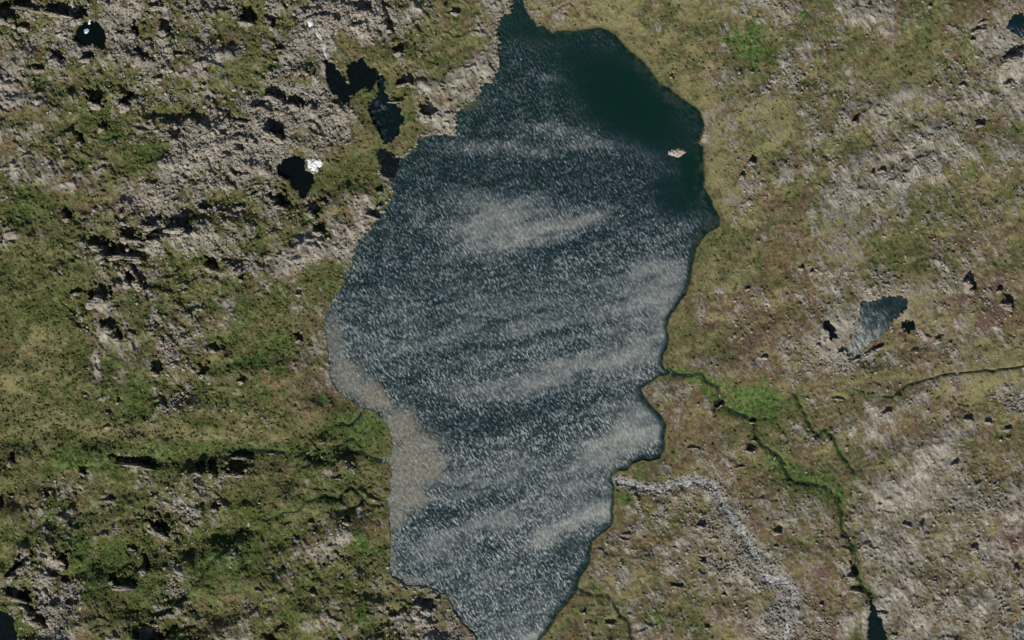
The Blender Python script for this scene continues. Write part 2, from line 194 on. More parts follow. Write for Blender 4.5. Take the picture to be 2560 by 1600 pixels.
# black shadows of steep rock, darkened by added pits: x, y, half width, half height, angle, rock size factor
MARKS = [
 (15,28,18,22,10,.6),(58,62,20,7,-10,1.2),(70,10,40,9,10,.6),(150,22,34,14,10,.5),(200,30,16,22,-20,.6),(145,136,20,8,40,1),(95,165,24,8,10,.8),(218,136,15,12,0,.8),
 (240,238,20,20,20,.7),(318,245,22,7,-48,1),(300,76,10,9,0,.7),(355,130,20,8,50,1),(415,62,20,8,60,.6),(395,8,24,10,0,.8),(338,66,20,5,70,.6),(448,131,12,6,0,.8),(400,190,12,6,-20,1),
 (620,36,20,20,0,.5),(440,336,10,15,10,.5),(600,297,28,6,8,.8),(202,342,18,6,55,.8),(256,312,8,9,0,1),(515,170,8,8,0,.8),(511,206,7,7,0,.8),(600,368,14,7,20,.8),(525,268,6,8,0,.6),(560,330,8,8,0,.6),
 (170,532,8,16,-20,.5),(312,548,12,8,30,.6),(380,553,22,13,-20,.6),(405,576,26,10,5,.6),(444,560,32,12,-10,.7),(468,575,16,10,0,.7),(512,511,14,12,0,.8),(602,512,18,5,-10,1),
 (245,604,24,13,10,.7),(292,622,24,18,-10,.6),(322,580,22,14,30,.6),(340,634,30,9,10,.7),(352,686,30,8,50,.6),(325,690,22,7,55,.6),(250,728,28,19,0,1),(193,724,15,9,0,.6),(606,690,7,10,0,.5),(530,655,22,6,45,.5),(385,590,14,12,0,.5),
 (272,806,18,12,-20,1),(300,830,18,8,60,.8),(394,912,12,20,15,.4),(508,922,12,16,0,.5),(536,867,12,6,35,.7),(606,946,10,8,0,.8),(34,1141,8,14,-15,.8),(605,1133,26,9,10,.6),(500,1168,13,13,10,.5),(534,1168,18,7,65,.5),(592,1165,24,18,0,.5),
 (270,1062,9,5,0,.8),(215,982,8,5,0,.8),(298,998,5,8,0,.6),(270,1027,7,5,20,.6),(335,1040,6,5,0,.5),(210,1172,14,8,40,.6),(340,1150,60,5,12,.3),
 (352,1282,20,9,0,.6),(386,1306,26,11,35,.6),(412,1318,22,14,40,.5),(540,1262,10,10,10,.6),(328,1363,16,8,10,.6),(366,1402,26,5,65,.5),(312,1452,28,13,5,.7),(282,1440,8,14,-20,.5),(152,1382,22,10,40,.5),(162,1400,18,8,70,.5),
 (58,1398,30,10,-45,.5),(35,1425,22,9,-45,.5),(130,1430,14,10,0,.6),(165,1447,14,8,30,.5),(45,1480,34,11,20,.4),(60,1500,20,8,50,.4),(5,1252,6,14,0,.6),(372,1580,42,22,10,.3),(35,1232,8,7,0,.6),(118,1236,6,8,0,.7),(95,1535,28,14,40,.4),(180,1500,14,12,30,.4),
 (675,42,14,10,20,.6),(690,148,7,6,0,.6),(690,228,26,12,30,.7),(742,250,20,14,20,.7),(650,262,12,7,0,.8),(682,58,6,10,0,.8),(845,44,10,12,0,.6),(820,35,14,6,0,.7),(910,17,22,14,0,.8),(967,30,9,34,-18,.4),(976,62,11,16,-20,.4),(1000,120,12,14,0,.6),(1140,24,14,8,0,.8),
 (1070,268,20,22,20,.6),(1012,195,24,16,-20,.3),(995,240,20,14,0,.3),(690,318,32,12,35,.6),(765,15,12,8,0,.6),(700,120,12,5,0,.8),(848,248,22,8,40,.3),
 (701,497,17,18,0,.5),(782,517,20,16,40,.5),(800,572,14,8,20,1),(812,498,12,5,35,.6),(952,470,8,9,0,.6),(950,508,8,8,0,.7),(935,530,18,10,20,.5),(750,728,7,8,0,.7),(748,840,8,12,-20,.4),
 (845,1188,14,8,0,.4),(903,1258,6,7,0,1.4),(870,1296,12,6,35,.8),(678,1128,10,5,0,.7),(779,1300,7,6,0,.7),(800,1302,5,5,0,.6),(790,1324,5,5,0,.6),(810,1408,5,6,0,.6),(785,1475,12,6,35,.5),(650,1468,10,6,0,.6),(705,1560,16,10,-30,.4),(675,1590,20,10,20,.4),
 (1070,1512,15,11,30,1.1),(1045,1506,12,7,0,.7),(1096,1490,8,7,0,.6),(985,1532,12,9,10,.8),(970,1520,6,6,0,.5),(1085,1552,10,6,0,.6),(935,1434,4,4,0,.8),
 (1882,393,11,12,10,.7),(1857,432,12,7,-35,.7),(1863,417,4,5,0,.8),(2325,9,7,6,0,1),(2446,68,24,6,-15,.9),(2434,88,14,5,-70,.6),(2530,128,34,8,-32,.8),(2409,206,8,7,-20,.8),(2206,285,14,5,10,.9),(2141,288,18,5,-60,.7),(2452,50,12,5,-30,.6),(2450,302,14,12,0,.4),(2520,200,14,10,-40,.5),
 (2005,662,8,8,0,.8),(2030,673,10,5,45,.8),(1912,888,11,5,-10,1),(2424,690,17,9,50,.9),(2432,712,8,14,-10,.5),(2522,742,24,7,45,.8),(2500,715,8,12,0,.6),(2092,990,22,6,5,.5),(2421,1040,12,8,-10,.7),(2472,1046,12,8,30,.6),(2520,1064,14,9,0,.7),
 (2215,1022,20,5,-25,.8),(2388,1150,16,5,-40,.7),(1944,1318,11,12,0,.6),(2436,1362,16,6,-25,1),(2270,1306,14,5,20,.7),(2305,1304,4,12,0,.5),(1752,1306,13,10,0,.6),(1784,1339,16,5,-8,.8),(1528,1552,14,7,10,.8),(1462,1525,5,6,0,.7),(1465,1553,4,5,0,.7),
 (1560,1345,4,4,0,.8),(1760,1398,12,5,30,.7),(1690,1460,18,5,5,.5),(1762,1454,4,4,0,.7),(1812,1475,12,5,60,.5),(1940,1360,8,5,10,.6),(1962,1366,6,4,0,.6),(2055,1505,7,6,20,.7),(2060,1524,4,5,0,.7),(1768,1560,7,8,0,.5),(2140,1466,22,9,10,.5),(2165,1385,5,5,0,.4),(2134,1416,12,26,-8,.3),(2415,1548,10,7,0,.6),(2235,1580,12,6,-20,.9),(2205,1526,14,5,10,.9),
 (1800,1003,16,14,-40,.3),(1882,1048,9,8,0,.4),(1876,1115,8,14,30,.4),(1885,1095,10,6,0,.4),(1735,1115,20,5,0,.4),(1850,1162,16,5,-10,.5),(2540,1410,6,14,-30,.5),(2205,420,9,6,0,1),(2183,425,6,10,0,.6),(2245,535,6,6,0,.8),(2382,491,5,4,0,.7),(2318,530,5,5,0,.7),(2405,566,4,4,0,.8),(2210,586,9,4,0,.9),(1577,62,.1,.1,0,0),
 (1690,172,3,3,0,.7),(1577,82,3,3,0,.8),(1882,175,4,5,0,.7),(1807,172,3,3,0,.8),(1680,187,5,5,30,.6),(2167,86,4,4,0,.6),(2005,226,5,4,0,1),(2035,252,4,4,0,.6),(1785,640,.1,.1,0,0),(1870,715,8,8,-40,.6),(2345,840,16,6,-35,.7),(2320,835,8,5,50,.7),(2045,855,12,5,-40,.5),(2100,870,8,14,-40,.4),(2180,855,44,5,-38,.35),(2140,890,16,5,-30,.4),
]
MARKS = [m for m in MARKS if m[5] > 0]

# ------------------------------------------------------------------ ground sheet
STEP = 2.0
cx = np.arange(-110, 2671, STEP); cy = np.arange(-110, 1711, STEP)
def ext(c):
    k = np.cumsum(STEP * 1.32 ** np.arange(1, 34))
    return np.concatenate([c[0] - k[::-1], c, c[-1] + k])
gx, gy = ext(cx), ext(cy)
X, Y = np.meshgrid(gx.astype(np.float32), gy.astype(np.float32))
NYY, NXX = X.shape
far = np.clip(np.maximum(np.maximum(-110 - X, X - 2670), np.maximum(-110 - Y, Y - 1710)) / 400, 0, 1)
C = sample_cls(X, Y)
rock, green, straw, lush, warm, rough, scree = [C[..., i].copy() for i in range(7)]

b1, b2 = rot(X, Y, 58, 2.6, 1.0)
d1, d2 = rot(X, Y, -18, 2.2, 1.0)
q_a = fbm(b1, b2, 17, 4, 81, .62); q_b = fbm(X, Y, 44, 4, 85, .62); q_c = fbm(X, Y, 36, 4, 91, .62); q_d = fbm(d1, d2, 30, 3, 95, .6)
lv = 4 * rock * (1 - rock)
q_e = fbm(b1, b2, 26, 3, 151, .55)
rock += (.50 * q_a + .50 * q_b + .45 * q_e) * (.40 + .7 * lv)
green += .75 * q_c; straw += .60 * q_d - .25 * q_b; warm += .45 * fbm(X, Y, 52, 3, 99, .6); scree *= np.clip(1 + 1.3 * q_c, 0, 2)
lush += .10 * np.clip(q_d - .25, 0, 1)
west_ = sst(1250, 850, X); sw_ = west_ * sst(950, 1250, Y)
green += .20 * west_ + .08 * sw_; warm -= .08 * west_; rock += .10 * sw_
rock -= .13 * west_
rock += (1 - west_) * .10 * (rock < .5)
straw += .12 * (1 - west_); warm += .22 * (1 - west_) * sst(1600, 1750, X) * sst(500, 800, Y); green -= .22 * (1 - west_) * sst(550, 850, Y)
jx = X + 5 * fbm(X, Y, 26, 3, 3); jy = Y + 5 * fbm(X, Y, 26, 3, 4)
for L_, A_ in ((LUSH, 0), (STRAW, 1), (PALE, 2), (BROWN, 3)):
    for (x, y, rx, ry, ang, am) in L_:
        if am <= 0: continue
        R = max(rx, ry) * 2.2 + 12
        i0, i1 = np.searchsorted(gx, [x - R, x + R]); j0, j1 = np.searchsorted(gy, [y - R, y + R])
        sl = (slice(j0, j1), slice(i0, i1))
        u, v = rot(jx[sl] - x, jy[sl] - y, ang, rx, ry)
        w = np.exp(-(u * u + v * v) ** 1.3 * .8) * am
        if A_ == 0: lush[sl] = np.maximum(lush[sl], w); rock[sl] *= 1 - .8 * w; green[sl] += w * .3
        if A_ == 1: straw[sl] = np.maximum(straw[sl], w * 1.1); rock[sl] *= 1 - .5 * w; lush[sl] *= 1 - w; rough[sl] *= 1 - .4 * w
        if A_ == 2: rock[sl] = np.maximum(rock[sl], w * 1.25); lush[sl] *= 1 - w; warm[sl] *= 1 - .3 * w
        if A_ == 3: warm[sl] = np.maximum(warm[sl], w * 1.2); green[sl] *= 1 - .7 * w; lush[sl] *= 1 - w

wsh = sst(60, -60, X - np.interp(Y, [-60, 0, 400, 800, 1150, 1300, 1600], [1295, 1295, 1500, 1350, 1350, 1300, 1270])) * sst(800, 600, Y)
sdl = sdist(jx * .5 + X * .5 + (1.5 + 5 * wsh) * fbm(X, Y, 9 + 0 * X, 2, 5), jy * .5 + Y * .5 + 6 * wsh * fbm(X, Y, 13, 2, 8), LAKE).astype(np.float32)
EASTX = np.interp(Y, [-60, 0, 400, 800, 1150, 1300, 1600], [1295, 1295, 1500, 1350, 1350, 1300, 1270])
east = (X > EASTX).astype(np.float32)
rim = np.exp(-np.clip(sdl, 0, 99) / 8.0) * (sdl > 0)
straw = np.maximum(straw, rim * east * .9); rock *= 1 - rim * east * .6
delta = rim * (1 - east) * ((Y > 980) & (Y < 1470))
straw = np.maximum(straw, delta * .6); lush = np.maximum(lush, delta * .25); rock *= 1 - delta * .7
# delta of smooth turf
u, v = rot(X - 905, Y - 1085, 25, 70, 62); dl = np.exp(-(u * u + v * v) ** 2)
rough *= 1 - .85 * dl; rock *= 1 - dl; scree *= 1 - dl; green = np.maximum(green, .8 * dl)
nearsh = np.exp(-np.clip(sdl, 0, 999) / 22.0)
rough *= 1 - .55 * nearsh
softe = sst(1500, 1800, X); rough *= 1 - .22 * softe

# relief
n_big = fbm(X, Y, 260, 2, 41)
a1, a2 = rot(X, Y, 58, 2.4, 1.0)
n_mid = fbm(X, Y, 62, 2, 45)
n_str = fbm(a1, a2, 11, 3, 49, .6)
n_sm = fbm(X, Y, 19, 3, 53, .6)
n_fin = pn(X / 6.1, Y / 6.1, 57)
rid = 1 - np.abs(fbm(a1 * .8 + X * .2, a2, 24, 2, 61)) * 2
H = 1.2 + .012 * np.clip(sdl, 0, 300) + 1.8 * np.clip(n_big, -.5, 1)
H = H + rough * (1.6 * n_mid + 1.1 * np.maximum(0, rid) * rock + .95 * n_str * (.35 + rock) + 1.35 * n_sm + .45 * n_fin)
# scarps: gentle southern slopes ending in steep drops towards the north-north-east
for lam, amp, sd_, th in ((46., 4.4, 121, .04), (24., 2.3, 131, .0), (95., 5.5, 141, .12)):
    ph = (-(Y * SH.y) + X * SH.x * .6) / lam + 1.5 * fbm(X, Y, lam * 1.6, 3, sd_)
    fr = ph - np.floor(ph)
    saw = np.where(fr < .86, (fr / .86) ** 1.6, (1 - fr) / .14)
    msk = sst(th, th + .38, fbm(X, Y, lam * 1.25, 3, sd_ + 5))
    H = H + amp * (1 + .25 * west_) * saw * msk * np.clip(rough * (.35 + .75 * np.clip(rock * 1.3, 0, 1)), 0, 1.15) * (1 - .45 * softe)
pit = sst(.30, .40, fbm(b1, b2, 15, 3, 161, .55)) * sst(.0, .4, fbm(X, Y, 70, 2, 165) + .15) * sst(.6, 1.1, rough) * west_
pit += sst(.40, .5, fbm(b1, b2, 12, 3, 171, .55)) * sst(.05, .4, fbm(X, Y, 60, 2, 175)) * (1 - west_) * .5 * sst(.6, .9, rough)
H = H - 3.6 * pit * (1 - far)
K_ = np.clip(scree, 0, 1)
H = H + K_ * (.55 * pn(X / 4.3, Y / 4.3, 63) + 1.0 * np.abs(pn(X / 13., Y / 13., 64)))
inl = sst(4, 90, sdl)
relief = (1 - dl) * west_ * (.55 + .45 * sw_) + .38 * (1 - west_)
hills = 1.0 * fbm(d1, d2, 150, 2, 181) + .42 * fbm(X, Y, 62, 2, 185) * np.clip(rough, .4, 1)
rock = np.clip(rock + .38 * hills * (rock > .02), 0, 2); green = green - .35 * hills; lush = lush * (1 - .5 * np.clip(hills, 0, 1))
H = H + 19 * inl * relief * (hills + .35) + 1.6 * inl * relief * np.abs(fbm(d1, d2, 30, 2, 188))
H = H * (1 - far) + far * 2.0
H = np.maximum(H, .35 + .25 * n_sm)

wet = np.zeros_like(H); gravel = np.zeros_like(H)
TAN = math.tan(SUN_EL)
def rotmark(x, y, ang, rx, ry, sl, n=1.0):
    a = 4 + .75 * min(rx, ry)
    return rot(X[sl] + a * n_sm[sl] - x, Y[sl] + a * n_str[sl] + .5 * a * n_fin[sl] - y, ang, rx, ry)
def window(x, y, R):
    i0, i1 = np.searchsorted(gx, [x - R, x + R]); j0, j1 = np.searchsorted(gy, [y - R, y + R])
    return (slice(j0, j1), slice(i0, i1))
for (x, y, rx, ry, ang, k) in MARKS:  # sink a pit under each rock shadow so that it turns darker
    sl = window(x, y, max(rx, ry) * 1.6 + 8)
    u, v = rotmark(x, y, ang, rx * 1.05, ry * 1.05, sl)
    es = 1 - .45 * (x > 1700)
    w = 1 - sst(.8 if x < 1700 else .45, 1.2, np.sqrt(u * u + v * v))
    t = math.radians(ang); ext_y = math.hypot(rx * math.sin(t), ry * math.cos(t))
    dep = min(max(ext_y * TAN * .62, 1.3), 9)
    H[sl] = H[sl] - dep * (1.25 if x < 900 else es) * w

PZ = {}
for (nm, poly, rip, lab) in PONDS:
    xs = [p[0] for p in poly]; ys = [p[1] for p in poly]
    x, y = sum(xs) / len(xs), sum(ys) / len(ys)
    sl = window(x, y, max(max(xs) - min(xs), max(ys) - min(ys)) * .75 + 30)
    d = sdist(X[sl] + 7 * n_sm[sl], Y[sl] + 8 * n_str[sl] + 3 * n_fin[sl], poly)
    ring = H[sl][(d > 2) & (d < 10)]
    z = float(np.percentile(ring, 25)) - .6
    if nm in ('neck', 'kidney'): z = min(z, 1.2)
    z = max(z, .5)
    PZ[nm] = z
    w = sst(-3, 0, d); fl = 1 - sst(4, 30, d)
    hh = H[sl] * (1 - fl) + np.clip(H[sl], z + .3, z + 4.5) * fl
    H[sl] = np.where(d < 30, hh * w + (z - 2) * (1 - w), H[sl])

SD = {}
for (nm, line, wd, kind, lab) in STREAMS:
    xs = [p[0] for p in line]; ys = [p[1] for p in line]
    x, y = (max(xs) + min(xs)) / 2, (max(ys) + min(ys)) / 2
    i0, i1 = np.searchsorted(gx, [min(xs) - 60, max(xs) + 60]); j0, j1 = np.searchsorted(gy, [min(ys) - 60, max(ys) + 60])
    sl = (slice(j0, j1), slice(i0, i1))
    wd = wd * (1.0 if kind else 1.25)
    d, t = seg_dist(X[sl] + 5 * n_sm[sl], Y[sl] + 5 * n_mid[sl] + 2 * n_str[sl], line)
    w = np.exp(-(d / (wd * .62)) ** 2)
    base = H[sl] - .8
    w2 = np.exp(-(d / (wd * 1.5)) ** 2)
    H[sl] = H[sl] * (1 - w2 * .8) + base * w2 * .8 - w * 1.5
    if kind == 0:
        wet[sl] = np.maximum(wet[sl], w * np.clip(.62 + .5 * n_mid[sl], .3, .9))
        if nm in ('brook_s', 'brook_m', 'brook_e', 'delta', 'brook_w', 'delta2', 'brook_c'):
            lush[sl] = np.maximum(lush[sl], .45 * np.exp(-(d / (wd * 2.2)) ** 2)); rock[sl] *= 1 - .8 * w2
    elif nm == 'river':
        g = np.exp(-(d / 18.) ** 4); H[sl] -= .9 * w2; gravel[sl] = np.maximum(gravel[sl], g); rock[sl] = np.maximum(rock[sl] , g); scree[sl] = np.maximum(scree[sl], g * .9)
sl = window(1965, 1540, 90)
u, v = rot(jx[sl] - 1965, jy[sl] - 1520, 15, 45, 90)
g = np.exp(-(u * u + v * v) ** 2); gravel[sl] = np.maximum(gravel[sl], g * .9); rock[sl] = np.maximum(rock[sl], g); scree[sl] = np.maximum(scree[sl], g * .8)

# lake basin
bed = sst(0.0, 5.0, -sdl)
H = H * (1 - bed) + (-2.5) * bed
H = np.where((sdl > 0) & (sdl < 6), np.maximum(H, .12 + .12 * sdl), H)
wet = np.maximum(wet, .8 * np.exp(-np.clip(sdl, 0, 99) / 2.2) * east)

def ground_z(x, y):
    i = np.clip(np.searchsorted(gx, x) - 1, 0, NXX - 2); j = np.clip(np.searchsorted(gy, y) - 1, 0, NYY - 2)
    fx = (x - gx[i]) / (gx[i + 1] - gx[i]); fy = (y - gy[j]) / (gy[j + 1] - gy[j])
    return (H[j, i] * (1 - fx) + H[j, i + 1] * fx) * (1 - fy) + (H[j + 1, i] * (1 - fx) + H[j + 1, i + 1] * fx) * fy
def look(A, x, y):
    i = np.clip(np.searchsorted(gx, x) - 1, 0, NXX - 2); j = np.clip(np.searchsorted(gy, y) - 1, 0, NYY - 2)
    return A[j, i]

# ------------------------------------------------------------------ node material helpers
class NT:
    def __init__(s, name):
        s.m = bpy.data.materials.new(name); s.m.use_nodes = True
        s.t = s.m.node_tree; s.t.nodes.clear(); s.out = s.n('ShaderNodeOutputMaterial')
    def n(s, typ, **k):
        nd = s.t.nodes.new(typ)
        for a, b in k.items(): setattr(nd, a, b)
        return nd
    def l(s, a, b):
        if isinstance(a, (int, float)): b.default_value = a
        elif isinstance(a, tuple): b.default_value = a if len(a) == 4 or b.type == 'VECTOR' else (*a, 1)
        else: s.t.links.new(a, b)
    def math(s, op, a, b=0.0, c=None, clamp=False):
        nd = s.n('ShaderNodeMath', operation=op, use_clamp=clamp)
        s.l(a, nd.inputs[0]); s.l(b, nd.inputs[1])
        if c is not None: s.l(c, nd.inputs[2])
        return nd.outputs[0]
    def mix(s, f, a, b):
        nd = s.n('ShaderNodeMix', data_type='RGBA'); nd.clamp_factor = True
        s.l(f, nd.inputs[0]); s.l(a, nd.inputs[6]); s.l(b, nd.inputs[7]); return nd.outputs[2]
    def mixf(s, f, a, b):
        nd = s.n('ShaderNodeMix', data_type='FLOAT')
        s.l(f, nd.inputs[0]); s.l(a, nd.inputs[2]); s.l(b, nd.inputs[3]); return nd.outputs[0]
    def mul(s, f, a, b):
        nd = s.n('ShaderNodeMix', data_type='RGBA', blend_type='MULTIPLY')
        s.l(f, nd.inputs[0]); s.l(a, nd.inputs[6]); s.l(b, nd.inputs[7]); return nd.outputs[2]
    def coords(s, rz=0, sc=(1, 1, 1), src='Object'):
        tc = s.n('ShaderNodeTexCoord'); mp = s.n('ShaderNodeMapping', vector_type='POINT')
        mp.inputs['Rotation'].default_value = (0, 0, math.radians(rz)); mp.inputs['Scale'].default_value = sc
        s.t.links.new(tc.outputs[src], mp.inputs['Vector'])
        # rotate first, then stretch
        if rz and sc != (1, 1, 1):
            mp.inputs['Scale'].default_value = (1, 1, 1)
            m2 = s.n('ShaderNodeMapping'); m2.inputs['Scale'].default_value = sc
            s.t.links.new(mp.outputs[0], m2.inputs['Vector']); return m2.outputs[0]
        return mp.outputs[0]
    def noise(s, v, scale, det=3, rough=.55, dist=0.0):
        nd = s.n('ShaderNodeTexNoise'); s.t.links.new(v, nd.inputs['Vector'])
        nd.inputs['Scale'].default_value = scale; nd.inputs['Detail'].default_value = det
        nd.inputs['Roughness'].default_value = rough; nd.inputs['Distortion'].default_value = dist
        return nd.outputs[0]
    def ramp(s, v, a, b):
        nd = s.n('ShaderNodeMapRange', interpolation_type='SMOOTHSTEP')
        s.l(v, nd.inputs[0]); nd.inputs[1].default_value = a; nd.inputs[2].default_value = b
        return nd.outputs[0]
    def attr(s, name):
        nd = s.n('ShaderNodeAttribute', attribute_name=name); return nd
    def done(s, sh):
        s.t.links.new(sh, s.out.inputs[0]); return s.m

def rock_colour(N, co, st, warmf):
    g = N.mix(N.ramp(N.noise(co, .09, 3), .4, .62), (.345, .33, .28), (.225, .218, .195))
    w = N.mix(N.ramp(N.noise(co, .12, 3), .4, .62), (.33, .285, .215), (.25, .208, .165))
    c = N.mix(warmf, g, w)
    c = N.mix(N.ramp(N.noise(st, .28, 4, .65), .50, .66), c, (.085, .083, .07))      # dark lichen streaks
    c = N.mix(N.math('MULTIPLY', N.ramp(N.noise(co, .42, 3, .6), .56, .68), .7), c, (.44, .42, .345))
    return c

def ground_material():
    N = NT('ground_cover')
    co = N.coords(); st = N.coords(60, (.36, 1, 1))
    A = N.attr('cover_a'); B = N.attr('cover_b')
    sa = N.n('ShaderNodeSeparateColor'); N.l(A.outputs['Color'], sa.inputs[0])
    sb = N.n('ShaderNodeSeparateColor'); N.l(B.outputs['Color'], sb.inputs[0])
    rk, gr, sw = sa.outputs; lu, wm, we = sb.outputs
    gv = B.outputs['Alpha']
    f1 = N.noise(co, .22, 4, .6); f2 = N.noise(st, .34, 4, .65); f3 = N.noise(co, .05, 3, .6, .6); f4 = N.noise(co, .75, 3, .7)
    # heath and turf
    heath = N.mix(N.ramp(f1, .38, .62), (.130, .092, .050), (.20, .150, .090))
    olive = N.mix(N.ramp(f2, .36, .64), (.076, .090, .030), (.172, .178, .078))
    k = N.math('ADD', gr, N.math('MULTIPLY', N.math('SUBTRACT', f3, .5), 2.2))
    k = N.math('ADD', k, N.math('MULTIPLY', N.math('SUBTRACT', f1, .5), 1.2))
    veg = N.mix(N.ramp(k, .15, .8), heath, olive)
    grn = N.mix(N.ramp(f2, .38, .62), (.042, .066, .014), (.10, .135, .038))
    veg = N.mix(N.ramp(k, .85, 1.35), veg, grn)
    sk = N.math('ADD', sw, N.math('MULTIPLY', N.math('SUBTRACT', f1, .5), 1.3))
    veg = N.mix(N.math('MULTIPLY', N.ramp(sk, .3, 1.0), .85), veg, N.mix(f2, (.37, .325, .165), (.215, .21, .09)))
    lk = N.math('ADD', lu, N.math('MULTIPLY', N.math('SUBTRACT', f2, .5), .9))
    veg = N.mix(N.ramp(lk, .14, .68), veg, N.mix(N.ramp(f1, .4, .6), (.05, .098, .026), (.125, .205, .055)))
    f5 = N.noise(co, .13, 4, .65)
    veg = N.mix(N.math('MULTIPLY', N.ramp(f5, .52, .70), .6), veg, (.036, .044, .014))
    veg = N.mix(N.math('MULTIPLY', N.ramp(f5, .48, .34), .5), veg, (.23, .21, .10))
    rc = rock_colour(N, co, st, N.math('MULTIPLY', wm, .8, clamp=True))
    rc = N.mix(N.ramp(rk, .78, 1.2), rc, N.mix(N.ramp(f2, .35, .65), (.30, .275, .22), (.52, .47, .385)))
    # rusty and purple bedrock where the heath is warmest
    rc = N.mix(N.ramp(wm, 1.0, 1.25), rc, (.15, .095, .085))
    rc = N.mix(N.math('MULTIPLY', gv, .8), rc, N.mix(N.ramp(f4, .35, .65), (.15, .15, .15), (.40, .40, .385)))
    rkk = N.math('ADD', rk, N.math('MULTIPLY', N.math('SUBTRACT', f2, .5), 1.1))
    rkk = N.math('ADD', rkk, N.math('MULTIPLY', N.math('SUBTRACT', f1, .5), .8))
    col = N.mix(N.ramp(rkk, .36, .84), veg, rc)
    col = N.mix(N.math('MULTIPLY', we, .92), col, (.018, .022, .010))
    bs = N.n('ShaderNodeBsdfPrincipled'); N.l(col, bs.inputs['Base Color'])
    bs.inputs['Roughness'].default_value = .95; bs.inputs['Specular IOR Level'].default_value = .15
    bp = N.n('ShaderNodeBump'); bp.inputs['Strength'].default_value = 1.0; bp.inputs['Distance'].default_value = 2.0
    hh = N.math('ADD', N.math('MULTIPLY', f4, .8), N.math('MULTIPLY', f2, .9))
    N.l(hh, bp.inputs['Height']); N.l(bp.outputs[0], bs.inputs['Normal'])
    return N.done(bs.outputs[0])

def rock_material(name, k, warmth):
    N = NT(name); co = N.coords(); st = N.coords(60, (.36, 1, 1))
    oi = N.n('ShaderNodeObjectInfo')
    geo = N.n('ShaderNodeNewGeometry')
    tc = geo.outputs['Position']
    g = N.noise(tc, .35, 3, .6)
    c = N.mix(N.ramp(g, .35, .65), (.24 * k, .225 * k, .20 * k), (.38 * k, .35 * k * (1 - .06 * warmth), .30 * k * (1 - .12 * warmth)))
    c = N.mix(N.ramp(N.noise(tc, .55, 4, .65), .54, .68), c, (.10, .10, .085))
    c = N.mix(N.math('MULTIPLY', N.ramp(N.noise(tc, .12, 2), .55, .7), .5), c, (.12, .12, .05))
    a = N.attr('tone')
    c = N.mul(1.0, c, N.mix(a.outputs['Fac'], (1.25, 1.22, 1.18), (.62, .62, .62)))
    bs = N.n('ShaderNodeBsdfPrincipled'); N.l(c, bs.inputs['Base Color']); bs.inputs['Roughness'].default_value = .92
    bs.inputs['Specular IOR Level'].default_value = .2
    bp = N.n('ShaderNodeBump'); bp.inputs['Strength'].default_value = .8; bp.inputs['Distance'].default_value = .6
    N.l(N.noise(tc, 1.1, 4, .6), bp.inputs['Height']); N.l(bp.outputs[0], bs.inputs['Normal'])
    return N.done(bs.outputs[0])

def water_material():
    # attributes: ripple (wind on the water), chop (size of the wavelets), shallow (pale bed seen through), tint (algae)
    N = NT('wind_ruffled_water')
    w1 = N.coords(62, (.42, 1, 1)); w2 = N.coords(57, (.36, 1, 1)); co = N.coords()
    A = N.attr('water'); sa = N.n('ShaderNodeSeparateColor'); N.l(A.outputs['Color'], sa.inputs[0])
    rip, chop, sh = sa.outputs; tint = A.outputs['Alpha']
    n1 = N.noise(w1, .30, 3, .6); n2 = N.noise(w2, .6, 2, .6); n3 = N.noise(co, .055, 3, .6)
    n5 = N.noise(N.coords(60, (.6, 1, 1)), .11, 3, .6)
    n4 = N.noise(N.coords(61, (.46, 1, 1)), .43, 4, .68)
    height = N.math('ADD', N.math('MULTIPLY', n1, 1.6), N.math('MULTIPLY', n2, .55))
    bp = N.n('ShaderNodeBump'); N.l(height, bp.inputs['Height'])
    N.l(N.math('MULTIPLY', chop, .62, clamp=True), bp.inputs['Strength']); bp.inputs['Distance'].default_value = 1.5
    deep = N.mix(N.math('MULTIPLY', tint, -1.0, clamp=True), N.mix(tint, (.004, .016, .020), (.002, .019, .0125)), (.0008, .003, .002))
    bed = N.mix(N.ramp(N.noise(co, .22, 4, .7), .38, .62), (.13, .124, .094), (.245, .228, .178))
    dcol = N.mix(sh, deep, bed)
    df = N.n('ShaderNodeBsdfDiffuse'); N.l(dcol, df.inputs[0]); N.l(bp.outputs[0], df.inputs['Normal'])
    gl = N.n('ShaderNodeBsdfGlossy'); gl.distribution = 'GGX'
    N.l(N.mix(N.ramp(rip, .30, .9), (.82, .95, 1.0), (.98, 1, .91)), gl.inputs[0])
    # wavelets break the surface into rougher and smoother facets
    fl = N.ramp(N.math('ADD', n4, N.math('MULTIPLY', N.math('SUBTRACT', n3, .5), .25)), .44, .63)
    amt = N.mixf(chop, .60, fl)
    rr = N.math('MULTIPLY', rip, N.math('ADD', .16, N.math('MULTIPLY', N.math('MULTIPLY', amt, N.mixf(chop, 1.0, N.mixf(N.ramp(n5, .30, .62), .45, 1.15))), 1.32)))
    N.l(N.mixf(N.math('MULTIPLY', rr, 1.0, clamp=True), .30, .72), gl.inputs['Roughness'])
    N.l(bp.outputs[0], gl.inputs['Normal'])
    ms = N.n('ShaderNodeMixShader')
    N.l(N.math('MINIMUM', N.math('ADD', .02, N.math('MULTIPLY', N.math('POWER', rr, 1.15), .56)), .56), ms.inputs[0])
    N.t.links.new(df.outputs[0], ms.inputs[1]); N.t.links.new(gl.outputs[0], ms.inputs[2])
    return N.done(ms.outputs[0])

